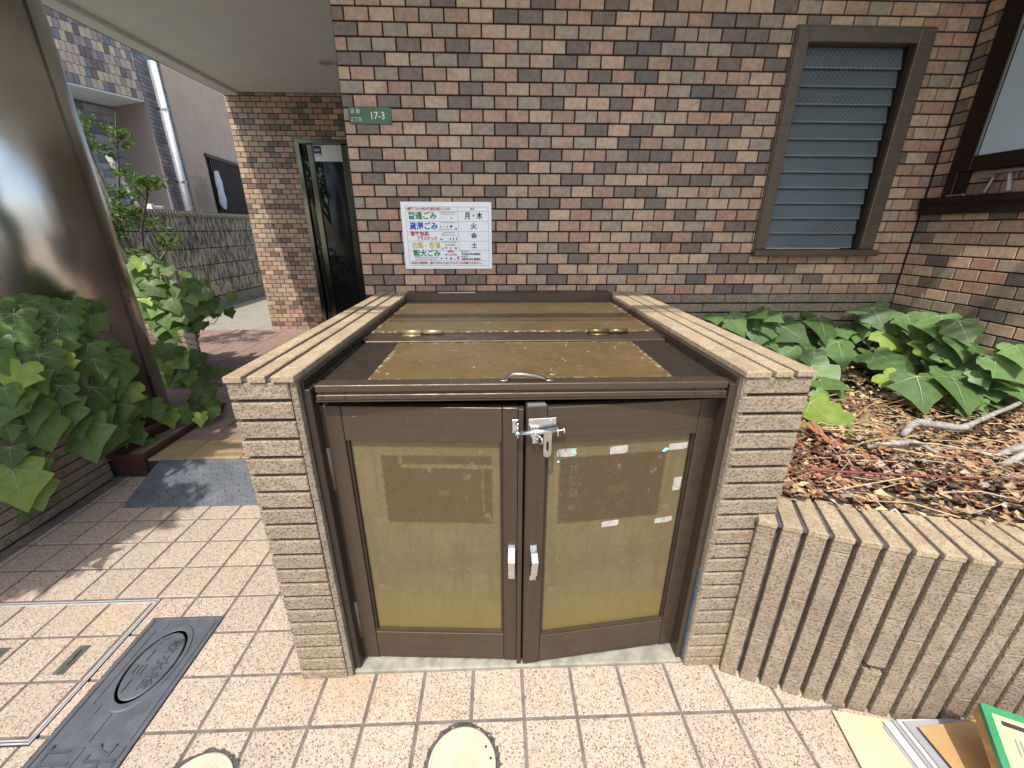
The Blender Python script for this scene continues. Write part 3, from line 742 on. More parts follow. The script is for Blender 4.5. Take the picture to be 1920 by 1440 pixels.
b = MB(); b.box(.452, .4665, -.0035, -.0005, .789, .824, c=.0008); b.box(.4635, .4670, -.022, -.0035, .785, .824, c=.0008)
for z in (.797, .814): b.tube([(.458, -.0035, z), (.458, -.0055, z)], .003, 10)
b.done('latch_keeper', M_['chrome'], dL, M=ML)
# open tube ends on top of the stiles
b = MB(); b.box(.004, .046, .003, .026, .8622, .8632); b.done('stile_cap', mat('raw_grey_aluminium', (.4, .38, .36, 1), None, 40, .5, .6), dR, M=MR)
# tape scraps on the right door
M_['tape'] = mat('foam_tape', lin(206, 200, 188), lin(186, 178, 164), 60, .95, spots=(150, .6, lin(120, 108, 92)), bmp=(200, .8, .002))
for i, (x, z, sw, sh, an) in enumerate(((.103, .727, .048, .022, -4), (.238, .724, .046, .0215, 2), (.397, .722, .050, .018, 1), (.411, .608, .021, .040, 0), (.235, .498, .047, .0175, 3), (.388, .493, .050, .016, 3))):
    where = ('top left', 'top centre', 'top right', 'right edge', 'bottom centre', 'bottom right')[i]
    M = MR @ Matrix.Translation((x, .0138, z)) @ Matrix.Rotation(math.radians(-an), 4, 'Y')
    b = MB(); n = 14; V = []
    for k in range(n):
        t = k/n*4; s = int(t); f = t-s
        cxn = [(-1, -1), (1, -1), (1, 1), (-1, 1)]; p0, p1 = cxn[s], cxn[(s+1) % 4]
        V.append(((p0[0]+(p1[0]-p0[0])*f)*sw/2+uni(-.0006, .0006), 0, (p0[1]+(p1[1]-p0[1])*f)*sh/2+uni(-.0006, .0006)))
    b.add(V + [(v[0], -.0012, v[2]) for v in V], [tuple(range(n, 2*n))] + [(k, (k+1) % n, (k+1) % n+n, k+n) for k in range(n)])
    tag(b.done('tape_scrap', M_['tape'], None, M=M), 'whitish tape scrap at the %s of the faded patch on the right door' % where, 'tape', 'tape scraps on the right bin door')
for i, (x, z, sw, sh, an, lb) in enumerate(((.122, .7275, .018, .010, 30, 'top left'), (.362, .716, .020, .011, -25, 'top right'), (.083, .704, .008, .007, 0, 'small left'), (.376, .490, .010, .006, 40, 'bottom right'))):
    M = MR @ Matrix.Translation((x, .0118, z)) @ Matrix.Rotation(math.radians(an), 4, 'Y')
    V = [(-sw/2, 0, 0), (-sw/4, 0, -sh/2), (sw/4, 0, -sh*.4), (sw/2, 0, -sh*.1), (sw*.1, 0, sh/2)]
    tag(MB().add(V + [(v[0], -.0007, v[2]) for v in V], [tuple(range(5, 10))]+[(k, (k+1) % 5, (k+1) % 5+5, k+5) for k in range(5)]).done('paper_scrap', INK['c'], None, M=M),
        'torn pale turquoise paper scrap at the %s of the right bin door' % lb, 'paper scrap', 'turquoise scraps on the right bin door')
tm = MR @ Matrix.Translation((.125, .0136, .69)) @ Matrix(((0, 1, 0, 0), (0, 0, -1, 0), (-1, 0, 0, 0), (0, 0, 0, 1)))
text('比上2 (国.  ト', .024, mat('faded_print', lin(92, 84, 66), lin(104, 92, 66), 90, .7), dR, tm, name='faded_lettering', bold=.0003)
pf = tag(MB().box(-.282, -.106, 1.996, 2.013, .9535, .9555).done('paper_strip', M_['white']), 'white paper strip lying on the flashing behind the lid', 'paper')

# ================================================================ RAISED PLANTER WITH VERTICAL SLATS
def yc(x):
    d = min(x-.643, .84); return .831-.47*d+.28*d*d
pts = [Vector((.643+.004*i, yc(.643+.004*i), 0)) for i in range(330)]
acc = [0]
for i in range(1, len(pts)): acc.append(acc[-1]+(pts[i]-pts[i-1]).length)
def at(s):
    for i in range(1, len(acc)):
        if acc[i] >= s:
            f = (s-acc[i-1])/(acc[i]-acc[i-1]); p = pts[i-1].lerp(pts[i], f); t = (pts[i]-pts[i-1]).normalized(); return p, t, Vector((t.y, -t.x, 0))
    return None
plant = thing('raised_planter', (1.2, .75, 0), 'raised planter with curved front of vertical tan slat tiles, holding the ivy bed', 'planter')
front = []; inner = []
s = 0
while s < acc[-1]-.01:
    p, t, n_ = at(s+.0001); front.append(p - n_*.021); inner.append(p - n_*.146); s += .04
inner = [q for q in inner if q.x > .70]
prism('core', front + inner[::-1], -.02, .541, M_['slotgrey'], plant)
k = 0; s = .012
while True:
    g = at(s+.0205)
    if g is None or s > acc[-1]-.05: break
    p, t, n_ = g
    B = basis(tuple(p - n_*.022), tuple(n_)); off = (k*.0565) % .226; r = []; z = -off
    while z < .541:
        a, b2 = max(z, .0005), min(z+.226, .5405); z += .226
        if b2-a > .012:
            if k == 6 and a < .2 < b2: r += [(-.0205, .0205, a+.0007, .155, 0), (-.0205, .0205, .176, b2-.0007, 0)]
            else: r.append((-.0205, .0205, a+.0007, b2-.0007, 0))
    lay('upright_slat', r, B, M_['slat'], plant, t=.0235, c=.002)
    B = basis(tuple(p + n_*.003 + Vector((0, 0, .5412))), (0, 0, 1), tuple(-n_))
    lay('cap_strip', [(-.0205, .0205, .0, .150, 0)], B, M_['capslat'], plant, t=.0145, c=.002)
    k += 1; s += .0535
prism('cap_bed', [q + Vector((0, -.017, 0)) for q in front] + [q + Vector((.0, .0, 0)) for q in inner[::-1]], .5412, .5480, M_['slotgrey'], plant)
g = at(.012+6*.0535+.0205); wp = thing('weep_pipe', tuple(g[0]), 'small pale weep pipe end set into the planter front', 'pipe')
q = g[0] + Vector((0, 0, .165)); b = MB(); b.tube([tuple(q-g[2]*.014), tuple(q-g[2]*.002)], .0075, 14, caps=False); b.done('pipe_rim', M_['concrete'], wp)
# soil
soil_pts = [(q.x, q.y) for q in inner] + [(2.056, YW-.0), (.71, YW-.0)]
tag(prism('soil_bed', [Vector((x, y, 0)) for x, y in soil_pts], .3, .525, M_['soil'], None), kind='structure')

# ================================================================ LOUVRE WINDOW
win = thing('louvre_window', (1.56, YW, 1.13), 'tall bronze framed louvre window with wired glass slats on the front wall', 'window')
x0, x1, z0, z1 = WIN
b = MB(); yf = YW-.022
for a in ((x0, x0+.052, yf, YW+.09, z0+.03, z1), (x1-.065, x1, yf, YW+.09, z0+.03, z1), (x0+.052, x1-.065, yf+.001, YW+.09, z1-.052, z1-.001)): b.box(*a, c=.003)
b.box(x0-.006, x0, yf+.008, YW+.005, z0+.02, z1+.005); b.box(x1, x1+.008, yf+.008, YW+.005, z0+.02, z1+.005); b.box(x0, x1, yf+.008, YW+.005, z1, z1+.008)
b.done('frame', M_['frame_brown'], win)
box('sill', x0-.008, x1+.016, yf-.022, YW+.09, z0, z0+.029, M_['frame_brown'], win, c=.003)
b = MB(); b.box(x0+.0525, x0+.0625, YW-.002, YW+.07, z0+.031, z1-.053); b.box(x1-.083, x1-.0655, YW-.002, YW+.07, z0+.031, z1-.053); b.done('louvre_track', M_['frame_dark'], win)
zz0, zz1 = z0+.045, z1-.058; hh = (zz1-zz0)/12
ed = mat('green_glass_edge', lin(120, 140, 132), None, 8, .3)
for k in range(12):
    zc = zz0+hh*(k+.5)
    M = Matrix.Translation(((x0+x1)/2-.010, YW+.022, zc)) @ Matrix.Rotation(math.radians(-13), 4, 'X')
    wdt = (x1-x0-.15)/2
    l = MB().box(-wdt, wdt, -.003, .003, -hh/2-.006, hh/2+.004).done('louvre_slat', M_['louvre'], win, M=M)
    MB().box(-wdt, wdt, -.0034, .0034, -hh/2-.0105, -hh/2-.0062).done('slat_edge', ed, l, M=M)
    MB().box(wdt+.001, wdt+.011, -.006, .008, -hh/2-.006, hh/2).done('slat_clip', M_['frame_dark'], l, M=M)
tag(box('room_behind_window', x0+.03, x1-.03, YW+.10, YW+.5, z0+.03, z1-.03, mat('dim_room', lin(58, 64, 70), lin(44, 48, 54), 2, .9)), kind='structure')

# ================================================================ CASEMENT WINDOW AND LEDGE ON THE RETURN WALL
led = thing('window_ledge', (2.0, 1.5, 1.31), 'dark brown metal ledge below the casement window on the return wall', 'ledge')
box('ledge_body', 2.026, XR-.008, .7, 2.072, 1.306, 1.372, M_['frame_dark'], led, c=.003); box('drip_edge', 2.022, 2.026, .7, 2.074, 1.352, 1.377, M_['frame_dark'], led)
cas = thing('casement_window', (2.0, 1.5, 1.38), 'dark framed frosted casement window at the right edge of the photo', 'window')
b = MB(); b.box(2.028, XR-.008, 1.944, 1.990, 1.38, 2.50, c=.003); b.box(2.028, XR-.008, .75, 1.944, 2.44, 2.50, c=.003); b.done('frame', M_['frame_dark'], cas)
sash = MB()
sash.box(2.020, 2.044, 1.894, 1.943, 1.475, 2.438, c=.003); sash.box(2.020, 2.044, .80, 1.894, 1.475, 1.532, c=.003); sash.box(2.020, 2.044, .80, 1.894, 2.38, 2.438, c=.003)
sash = sash.done('sash', M_['frame_dark'], cas)
box('bead', 2.017, 2.022, 1.886, 1.894, 1.532, 2.38, M_['stainless'], sash); box('frosted_pane', 2.028, 2.034, .80, 1.886, 1.533, 2.38, M_['frost'], sash)
box('post', 2.034, 2.046, 1.90, 1.942, 1.38, 1.474, M_['frame_dark'], cas)
b = MB(); b.box(2.022, 2.044, 1.62, 1.81, 1.455, 1.466, c=.002); b.tube([(2.036, 1.815, 1.385), (2.036, 1.80, 1.45)], .006, 8); b.tube([(2.036, 1.73, 1.385), (2.036, 1.745, 1.45)], .008, 8); b.box(2.026, 2.044, 1.79, 1.86, 1.441, 1.452); b.box(2.024, 2.046, 1.885, 1.965, 1.3785, 1.386, c=.002)
b.done('stay_arm', M_['stainless'], cas)

# ================================================================ NOTICE AND ADDRESS PLATE
YP = YW-.006
notice = thing('garbage_notice', (-.234, YP, 1.06), 'laminated white garbage collection notice with coloured Japanese lettering on the tile wall', 'notice')
X0, X1, Z0, Z1 = -.4435, -.0245, 1.058, 1.357
nx, nz = 16, 10; V = []; F = []
for j in range(nz+1):
    for i in range(nx+1):
        V.append((X0+(X1-X0)*i/nx, YP-.0012-.0006*math.sin(i*1.3+j)*math.sin(j*.9), Z0+(Z1-Z0)*j/nz))
for j in range(nz):
    for i in range(nx): F.append((j*(nx+1)+i, j*(nx+1)+i+1, (j+1)*(nx+1)+i+1, (j+1)*(nx+1)+i))
mp, ntp, bp = start('laminated_paper', .22); bp.inputs['Base Color'].default_value = lin(244, 246, 244); bp.inputs['Coat Weight'].default_value = .4
put('sheet', mesh('sheet', V, F, mp, smooth=True), notice)
def nu(u): return X0+(X1-X0)*u
def nv(v): return Z1-(Z1-Z0)*v
ln = MB(); W_ = .0005; YL = YP-.0024
def hl(u0, u1, v): ln.box(nu(u0), nu(u1), YL, YL+.0003, nv(v)-W_, nv(v)+W_)
def vl(u, v0, v1): ln.box(nu(u)-W_, nu(u)+W_, YL, YL+.0003, nv(v1), nv(v0))
for v in (.073, .133, .281, .432, .574, .715, .875, .946): hl(.05, .965, v)
for u in (.05, .965): vl(u, .073, .946)
vl(.627, .073, .715); ln.done('table_rule', INK['n'], notice)
YT = YP-.0028
def nt_(s, u, v, size, c, ax='LEFT', bold=0., sx=1.): return text(s, size, INK[c], notice, onwall(nu(u), YT, nv(v)), ax=ax, bold=bold, sx=sx)
nt_('※家庭ごみの分別の徹底をお願いします。', .06, .103, .0128, 'r', bold=.0003, sx=.9); nt_('曜日', .79, .103, .011, 'k', 'CENTER')
nt_('普通ごみ', .072, .207, .0345, 'g', bold=.0009, sx=.97); nt_('資源ごみ', .078, .357, .0345, 'b', bold=.0009, sx=.97)
nt_('容器包装', .085, .466, .021, 'r', bold=.0006, sx=1.05); nt_('プラスチック', .15, .536, .0195, 'r', bold=.0005, sx=.85)
nt_('古紙・衣類', .09, .645, .031, 'y', bold=.0008, sx=.87); nt_('粗大ごみ', .10, .765, .0325, 'g', bold=.0009, sx=1.)
nt_('月・木', .80, .207, .033, 'k', 'CENTER', .0008, .85); nt_('火', .80, .357, .030, 'k', 'CENTER', .0006); nt_('金', .80, .503, .030, 'k', 'CENTER', .0006); nt_('土', .80, .645, .029, 'k', 'CENTER', .0006)
nt_('(有料)', .53, .735, .012, 'r', 'CENTER', .0003); nt_('(申し込み制)', .53, .782, .0105, 'k', 'CENTER', .0001)
nt_('固定電話から…', .64, .735, .0072, 'k'); nt_('0120-79-0053', .652, .773, .0128, 'k', bold=.0005, sx=1.25)
nt_('携帯電話から…', .64, .812, .0072, 'k'); nt_('0570-07-0053', .652, .850, .0128, 'k', bold=.0005, sx=1.25)
nt_('※会社や商店等、家庭以外から出されるものは収集できません。', .062, .911, .0127, 'r', bold=.0003, sx=.97)
b = MB()
for u0, u1, v in ((.42, .61, .152), (.44, .59, .178), (.42, .61, .30), (.41, .55, .40), (.46, .58, .447), (.47, .60, .482), (.44, .60, .59), (.47, .58, .627), (.475, .58, .637), (.12, .38, .825), (.12, .36, .853)):
    x = nu(u0)
    while x < nu(u1): b.box(x, x+uni(.0015, .0035), YT, YT+.0002, nv(v)-.0016, nv(v)+.0016); x += .0045
b.done('small_print', INK['n'], notice)
for u, v, sw, sh, c in ((.45, .23, .012, .0022, 'n'), (.55, .23, .011, .009, 'y'), (.43, .36, .005, .012, 'n'), (.463, .36, .005, .012, 'y'), (.50, .36, .0045, .014, 'n'), (.545, .355, .011, .013, 'b'), (.60, .395, .009, .011, 'r'), (.45, .475, .008, .010, 'n'),
                        (.43, .545, .014, .006, 'b'), (.53, .54, .009, .008, 'n'), (.565, .54, .006, .013, 'b'), (.60, .54, .006, .013, 'b'), (.44, .685, .010, .006, 'n'), (.48, .675, .010, .010, 'n'), (.53, .68, .012, .009, 'y'), (.59, .68, .012, .010, 'n'),
                        (.42, .84, .012, .007, 'n'), (.475, .835, .010, .010, 'n'), (.53, .84, .014, .010, 'b'), (.575, .85, .005, .007, 'r'), (.61, .83, .009, .017, 'r')):
    n = 10; V = [(nu(u)+sw/2*math.cos(2*math.pi*j/n)*uni(.8, 1.1), YT, nv(v)+sh/2*math.sin(2*math.pi*j/n)*uni(.8, 1.1)) for j in range(n)]
    put('pictogram', mesh('pictogram', V, [tuple(range(n))], INK[c]), notice)
M_['plate'] = mat('green_enamel', lin(52, 96, 48), lin(40, 78, 38), 14, .3)
ap = thing('address_plate', (-.54, YP, 1.695), 'green enamel address plate reading 17-3 at the upper left of the tile wall', 'sign')
box('plate_body', -.631, -.449, YP-.003, YP, 1.664, 1.727, M_['plate'], ap, c=.001); box('number_plate', -.571, -.4495, YP-.0042, YP-.0031, 1.6655, 1.7255, mat('green_enamel_light', lin(60, 106, 52), lin(52, 94, 46), 14, .3), ap)
text('17-3', .0385, INK['w'], ap, onwall(-.508, YP-.0046, 1.694), ax='CENTER', bold=.0004, sx=.95)
text('淡 路', .0185, INK['w'], ap, onwall(-.601, YP-.0036, 1.710), ax='CENTER', sx=1.0); text('三丁目', .0175, INK['w'], ap, onwall(-.600, YP-.0036, 1.680), ax='CENTER', sx=.95)

# ================================================================ LEFT PLANTERS, COLUMN, POT, MAT
lpl = thing('slat_planter', (-2.2, 1.2, 0), 'low tiled planter at the left edge with horizontal tan slats under the ivy', 'planter')
XP = -2.03
box('core', -3.6, XP-.014, -1.6, 1.916, -.02, .52, M_['joint'], lpl)
LB = basis((XP-.016, 0, 0), (1, 0, 0)); r = []
for k in range(11):
    z0 = .012+k*.0475; y = -.9 - (.113 if k % 2 else 0)
    while y < 1.92:
        a, b2 = max(y, -.9), min(y+.226, 1.925); y += .2275
        if b2-a > .02: r.append((a, b2, z0, z0+.0405, 0))
lay('course_slat', r, LB, M_['slat'], lpl, t=.016, c=.0025, keep=lambda P: inview(P, 60))
box('mortar_fillet', XP-.005, XP+.05, -.9, 1.94, -.004, .004, M_['greyjoint'], lpl)
tag(box('planter_soil', -3.58, XP-.03, -1.55, 1.90, .52, .535, M_['soil']), kind='structure')
# second planter behind the column
pb = thing('porch_planter', (-2.7, 3.4, .1), 'dark slat-tiled planter behind the column with a mound of ivy', 'planter')
ang = math.radians(-30); u2 = Vector((math.cos(ang), math.sin(ang), 0)); n2 = Vector((math.sin(ang), -math.cos(ang), 0))
C = Vector((-2.335, 3.17, 0)); D = C - u2*1.1; ENDU = Vector((.35, .94, 0)).normalized()
VD = Vector((-.60, .80, 0))
prism('core', [C - u2*.016 - n2*.016, D - n2*.016, D + VD*.6, C + VD*.6 - u2*.016], .09, .47, M_['joint'], pb)
B2 = basis(tuple(C - n2*.017), tuple(n2)); r = [(-1.08, -.001, .105+k*.047, .105+k*.047+.040, 0) for k in range(8)]
lay('course_slat', r, B2, M_['slat'], pb, t=.016, c=.0025)
tag(prism('porch_planter_soil', [C - u2*.03 - n2*.02, D - n2*.02, D + VD*.56, C + VD*.56 - u2*.03], .47, .48, M_['soil'], None), kind='structure')
# column
def columnmat():
    m, nt, bs = start('brushed_bronze_steel', .28, 1.)
    p = gpos(nt); v = node(nt, 'ShaderNodeVectorMath', {0: p, 1: (3, 3, 60)}, operation='MULTIPLY').outputs[0]
    nt.links.new(mix(nt, ramp(nt, noise(nt, p, 5, 3), .3, .7), (.70, .67, .62, 1), (.62, .59, .54, 1)), bs.inputs['Base Color'])
    nt.links.new(ramp(nt, noise(nt, p, 3, 1), .3, .7, .26, .32), bs.inputs['Roughness'])
    return m
colm = thing('round_column', (-2.446, 2.43, .1), 'thick round brushed metal column at the left, rising out of the ivy', 'column')
b = MB(); b.tube([(-2.446, 2.43, .09), (-2.446, 2.43, 2.515)], .30, 128)
b.done('column_shaft', columnmat(), colm, True)
for a in (3, 5.2):
    t = math.radians(a); q = Vector((-2.446+.3*math.cos(t), 2.43+.3*math.sin(t), 0)); b = MB(); b.tube([(q.x, q.y, .1), (q.x, q.y, 2.51)], .0011, 6); b.done('seam', M_['bronzedark'], colm)
# long pot
pot = thing('trough_pot', (-1.93, 2.2, .0), 'long dark brown plastic trough pot beside the ramp', 'plant pot')
b = MB()
def ring(x0, x1, y0, y1, z): return [(x0, y0, z), (x1, y0, z), (x1, y1, z), (x0, y1, z)]
rs = [ring(-1.995, -1.87, 1.945, 2.58, .004), ring(-2.02, -1.85, 1.925, 2.60, .125), ring(-2.028, -1.842, 1.917, 2.608, .125), ring(-2.028, -1.842, 1.917, 2.608, .142), ring(-2.012, -1.858, 1.933, 2.592, .142), ring(-2.0, -1.87, 1.95, 2.575, .09)]
b.V = [v for q in rs for v in q]
for k in range(len(rs)-1):
    for j in range(4): b.F.append((k*4+j, k*4+(j+1) % 4, k*4+4+(j+1) % 4, k*4+4+j)); b.I.append(0)
b.F += [(3, 2, 1, 0)]; b.I += [0]
b.done('trough', mat('brown_plastic', lin(84, 50, 40), lin(70, 42, 34), 10, .45), pot, M=Matrix.Translation((0, 0, .0)))
box('potting_soil', -2.0, -1.87, 1.95, 2.575, .085, .095, M_['soil'], pot)
# ramp mat
mt = thing('ramp_mat', (-1.3, 1.8, 0), 'grey checker-plate rubber ramp mat at the porch step', 'mat')
b = MB(); x0, x1 = -1.79, -.60
V = [(x0-.0, 1.675, .002), (x1, 1.675, .002), (x1, 1.945, .096), (x0, 1.945, .096), (x0, 1.675, .0), (x1, 1.675, .0), (x1, 1.945, .0), (x0, 1.945, .0)]
b.add(V, [(0, 1, 2, 3), (0, 4, 5, 1), (1, 5, 6, 2), (3, 2, 6, 7), (0, 3, 7, 4)])
M_['rubber'] = mat('grey_rubber', lin(110, 114, 120), lin(92, 96, 102), 12, .55, dirt=(14, .4, lin(140, 140, 138)), bmp=(150, .3, .001))
b.done('ramp_sheet', M_['rubber'], mt)
sl = math.atan2(.094, .27); b = MB()
for i in range(34):
    for j in range(8):
        u = x0+.02+i*.0345+(.017 if j % 2 else 0); v = .018+j*.034
        if u > x1-.02: continue
        M = Matrix.Translation((u, 1.675, .002)) @ Matrix.Rotation(sl, 4, 'X') @ Matrix.Translation((0, v, 0)) @ Matrix.Rotation(math.radians(45 if (i+j) % 2 else -45), 4, 'Z')
        V = [(-.015, 0, .0002), (0, -.0042, .0002), (.015, 0, .0002), (0, .0042, .0002), (-.008, 0, .0042), (.008, 0, .0042)]
        b.add(V, [(0, 1, 5, 4), (1, 2, 5), (2, 3, 4, 5), (3, 0, 4)], 0, M)
b.done('checker_lug', M_['rubber'], mt)

# ================================================================ COVERS IN THE PAVEMENT
ic = thing('inlaid_inspection_cover', (-1.5, .92, 0), 'square inspection cover inlaid with pavement tiles, edged by a thin metal frame', 'inspection cover')
lay('paving_tile', inlay, FB, M_['paving'], ic, t=.009, c=.0018)
b = MB()
for o_, zz in ((0, .0028), (.0075, .0018)):
    X0_, X1_, Y0_, Y1_ = -1.80+o_, -1.213-o_, .700+o_, 1.141-o_
    for q in ((X0_, X1_, Y0_, Y0_+.004), (X0_, X1_, Y1_-.004, Y1_), (X0_, X0_+.004, Y0_+.004, Y1_-.004), (X1_-.004, X1_, Y0_+.004, Y1_-.004)): b.box(*q, -.004, zz)
b.done('metal_edge', mat('pale_aluminium', (.62, .62, .60, 1), (.5, .5, .49, 1), 30, .4, .3), ic)
b = MB()
for q in ((-1.80-.003, -1.2095, .6965, .6998), (-1.803, -1.2095, 1.1412, 1.1445), (-1.2128, -1.2095, .6998, 1.1412)): b.box(*q, -.004, .0012)
for q in ((-1.7955, -1.2170, .7042, .7073), (-1.7955, -1.2170, 1.1337, 1.1368), (-1.2203, -1.2172, .7073, 1.1337)): b.box(*q, -.004, .0008)
b.done('dark_gap', M_['joint'], ic)
for x in (-1.562, -1.318):
    b = MB(); b.box(x-.017, x+.017, .880, .972, -.004, .0022, c=.0008); h = b.done('lift_plate', M_['greensteel'], ic)
    b = MB(); b.tube([(x, .905, .002), (x+.002, .93, .0045), (x, .955, .002)], .004, 8); b.done('lift_bar', M_['greensteel'], h)
M_['iron'] = mat('cast_iron', lin(108, 112, 118), lin(92, 96, 102), 20, .6, .35, bmp=(260, .4, .001), dirt=(16, .35, lin(112, 112, 112)))
im = thing('iron_cover', (-1.06, .66, 0), 'long dark grey cast iron cover with raised oval and Japanese lettering', 'iron cover')
x0, x1, y0, y1 = IRON
box('base_plate', x0, x1, y0, y1, -.012, -.002, M_['iron'], im)
b = MB()
for q in ((x0, x0+.010, y0, y1), (x1-.010, x1, y0, y1), (x0+.010, x1-.010, y1-.010, y1)): b.box(*q, -.012, .0015, c=.001)
b.done('rim', M_['iron'], im)
oc = ((x0+x1)/2+.002, .905); ra, rb = .066, .112
def ell(k, n=48): return [(oc[0]+ra*k*math.cos(2*math.pi*j/n), oc[1]+rb*k*math.sin(2*math.pi*j/n)) for j in range(n)]
b = MB(); n = 48
def ringz(k0, k1, z0, z1):
    V = [(p[0], p[1], z0) for p in ell(k0)] + [(p[0], p[1], z1) for p in ell(k1)]
    b.add(V, [(j, (j+1) % n, (j+1) % n+n, j+n) for j in range(n)])
ringz(1.20, 1.17, -.002, .001); ringz(1.17, 1.02, .001, .001); ringz(1.02, 1.0, .001, -.002); ringz(1.0, .93, -.002, -.002); ringz(.93, .90, -.002, .001)
b.add([(p[0], p[1], .001) for p in ell(.90)], [tuple(range(n))])
b.done('oval_boss', M_['iron'], im, False)
b = MB()
for yy0, yy1 in ((.700, 1.046), (.365, .690), (.27, .355)):
    for xx0, xx1 in ((x0+.016, (x0+x1)/2-.004), ((x0+x1)/2+.004, x1-.016)):
        if yy0 == .700:
            # panels stop at the oval
            for c in minus((xx0, xx1, yy0, yy1), [(oc[0]-ra*1.2, oc[0]+ra*1.2, oc[1]-rb*1.0, oc[1]+rb*1.0), (oc[0]-ra*.8, oc[0]+ra*.8, oc[1]-rb*1.22, oc[1]+rb*1.22)]): b.box(*c, -.003, .0003, c=.0006)
        else: b.box(xx0, xx1, yy0, yy1, -.003, .0005, c=.001)
b.done('raised_panel', M_['iron'], im)
def flat(x, y, z): return Matrix.Translation((x, y, z)) @ Matrix(((0, 1, 0, 0), (-1, 0, 0, 0), (0, 0, 1, 0), (0, 0, 0, 1)))
M_['irondark'] = mat('worn_iron_relief', lin(76, 79, 84), lin(86, 89, 94), 30, .6, .35)
text('トーヨー', .042, M_['irondark'], im, flat(oc[0]-.030, oc[1]+.098, .0022), bold=.0, ext=.0012, sx=1.12)
text('散水栓', .038, M_['irondark'], im, flat(oc[0]+.022, oc[1]+.080, .0022), bold=-.0002, ext=.0012, sx=1.4)
text('止', .085, M_['irondark'], im, flat(x0+.055, .70, .0016), bold=.0, ext=.0012); text('水', .085, M_['irondark'], im, flat(x0+.165, .70, .0016), bold=.0, ext=.0012)
M_['cream'] = mat('cream_plastic', lin(236, 230, 204), lin(224, 216, 186), 16, .5, dirt=(22, .25, lin(190, 182, 150)))
def disc_cover(cx, cy, r, label):
    t = thing('round_cover', (cx, cy, 0), label, 'drain cover', 'cream round covers in the pavement'); n = 64
    def rg(b, k, mi=0):
        V = []
        for rr, z in k: V += [(cx+rr*math.cos(2*math.pi*j/n), cy+rr*math.sin(2*math.pi*j/n), z) for j in range(n)]
        F = [(i*n+j, i*n+(j+1) % n, (i+1)*n+(j+1) % n, (i+1)*n+j) for i in range(len(k)-1) for j in range(n)]
        b.add(V, F, mi)
    b = MB(); V = []
    for j in range(n):
        a = 2*math.pi*j/n; q = r+.011+uni(-.003, .005); V += [(cx+q*math.cos(a), cy+q*math.sin(a), .0012), (cx+(r-.002)*math.cos(a), cy+(r-.002)*math.sin(a), .0016)]
    b.add(V, [(2*j, 2*((j+1) % n), 2*((j+1) % n)+1, 2*j+1) for j in range(n)])
    b.done('mortar_ring', mat('blackened_mortar', lin(92, 84, 78), lin(60, 56, 54), 60, .95, spots=(80, .62, lin(206, 200, 190))), t)
    b = MB(); rg(b, [(r, -.002), (r, .0042), (r-.003, .005), (r-.006, .005), (r-.0068, .0035), (r-.0085, .0035), (r-.0092, .0048), (.0001, .0048)])
    b.done('lid_disc', M_['cream'], t)
    b = MB()
    for i, rr in enumerate((.012, .021, .030, .039, .048, .057, .066)):
        if rr > r-.014: break
        m = 5+i*4
        for j in range(m):
            a0 = 2*math.pi*(j+.12)/m+i; a1 = 2*math.pi*(j+.88)/m+i; V = []
            for q in range(4):
                a = a0+(a1-a0)*q/3
                V += [(cx+(rr-.003)*math.cos(a), cy+(rr-.003)*math.sin(a), .0058), (cx+(rr+.003)*math.cos(a), cy+(rr+.003)*math.sin(a), .0058)]
            V2 = [(v[0], v[1], .0047) for v in V]; F = []
            for q in range(3): F += [(2*q, 2*q+1, 2*q+3, 2*q+2)]
            o_ = 8; per = [0, 2, 4, 6, 7, 5, 3, 1]
            for q in range(8): F.append((per[q], per[(q+1) % 8], per[(q+1) % 8]+o_, per[q]+o_))
            b.add(V+V2, F)
    b.done('tread_rib', M_['cream'], t)
    b = MB()
    for a, q in ((.55, .82), (.15, .86)):
        c0 = (cx+r*q*math.cos(a), cy+r*q*math.sin(a)); V = [(c0[0]+.003*math.cos(2*math.pi*j/10), c0[1]+.003*math.sin(2*math.pi*j/10), .0061) for j in range(10)]
        b.add(V, [tuple(range(10))])
    b.done('key_hole', M_['black'], t)
disc_cover(-.100, .618, .083, 'cream round drain cover at the bottom centre of the photo'); disc_cover(-.727, .582, .083, 'cream round drain cover beside the iron cover')

# ================================================================ CARDBOARD, ENVELOPE STACK, GREEN BOX
def curved_sheet(name, quad, z, thick, m, lift=0., parent=None, n=10):
    'quad: four ground points; a slightly buckled sheet with thickness'
    V = []; F = []
    a, b_, c_, d = [Vector((x, y, 0)) for x, y in quad]
    for j in range(n+1):
        for i in range(n+1):
            u, v = i/n, j/n; p = a.lerp(b_, u).lerp(d.lerp(c_, u), v)
            V.append((p.x, p.y, z + lift*(math.sin(u*2.1+.4)*math.sin(v*3.0+.8)*.5+.5)))
    N_ = (n+1)**2; V += [(x, y, q-thick) for x, y, q in V]
    for j in range(n):
        for i in range(n):
            k = j*(n+1)+i; F += [(k, k+n+1, k+n+2, k+1), (k+N_, k+1+N_, k+n+2+N_, k+n+1+N_)]
    edge = [i for i in range(n+1)] + [(j+1)*(n+1)-1 for j in range(1, n+1)] + [N_-1-i for i in range(1, n+1)] + [(n-j)*(n+1) for j in range(1, n)]
    for k in range(len(edge)): e0, e1 = edge[k], edge[(k+1) % len(edge)]; F.append((e0, e1, e1+N_, e0+N_))
    me = mesh(name, V, F, m); bm_ = bmesh.new(); bm_.from_mesh(me); bmesh.ops.recalc_face_normals(bm_, faces=bm_.faces[:]); bm_.to_mesh(me); bm_.free()
    return put(name, me, parent)
M_['card'] = mat('pale_cardboard', lin(226, 208, 168), lin(214, 194, 152), 6, .8, bmp=(90, .2, .001))
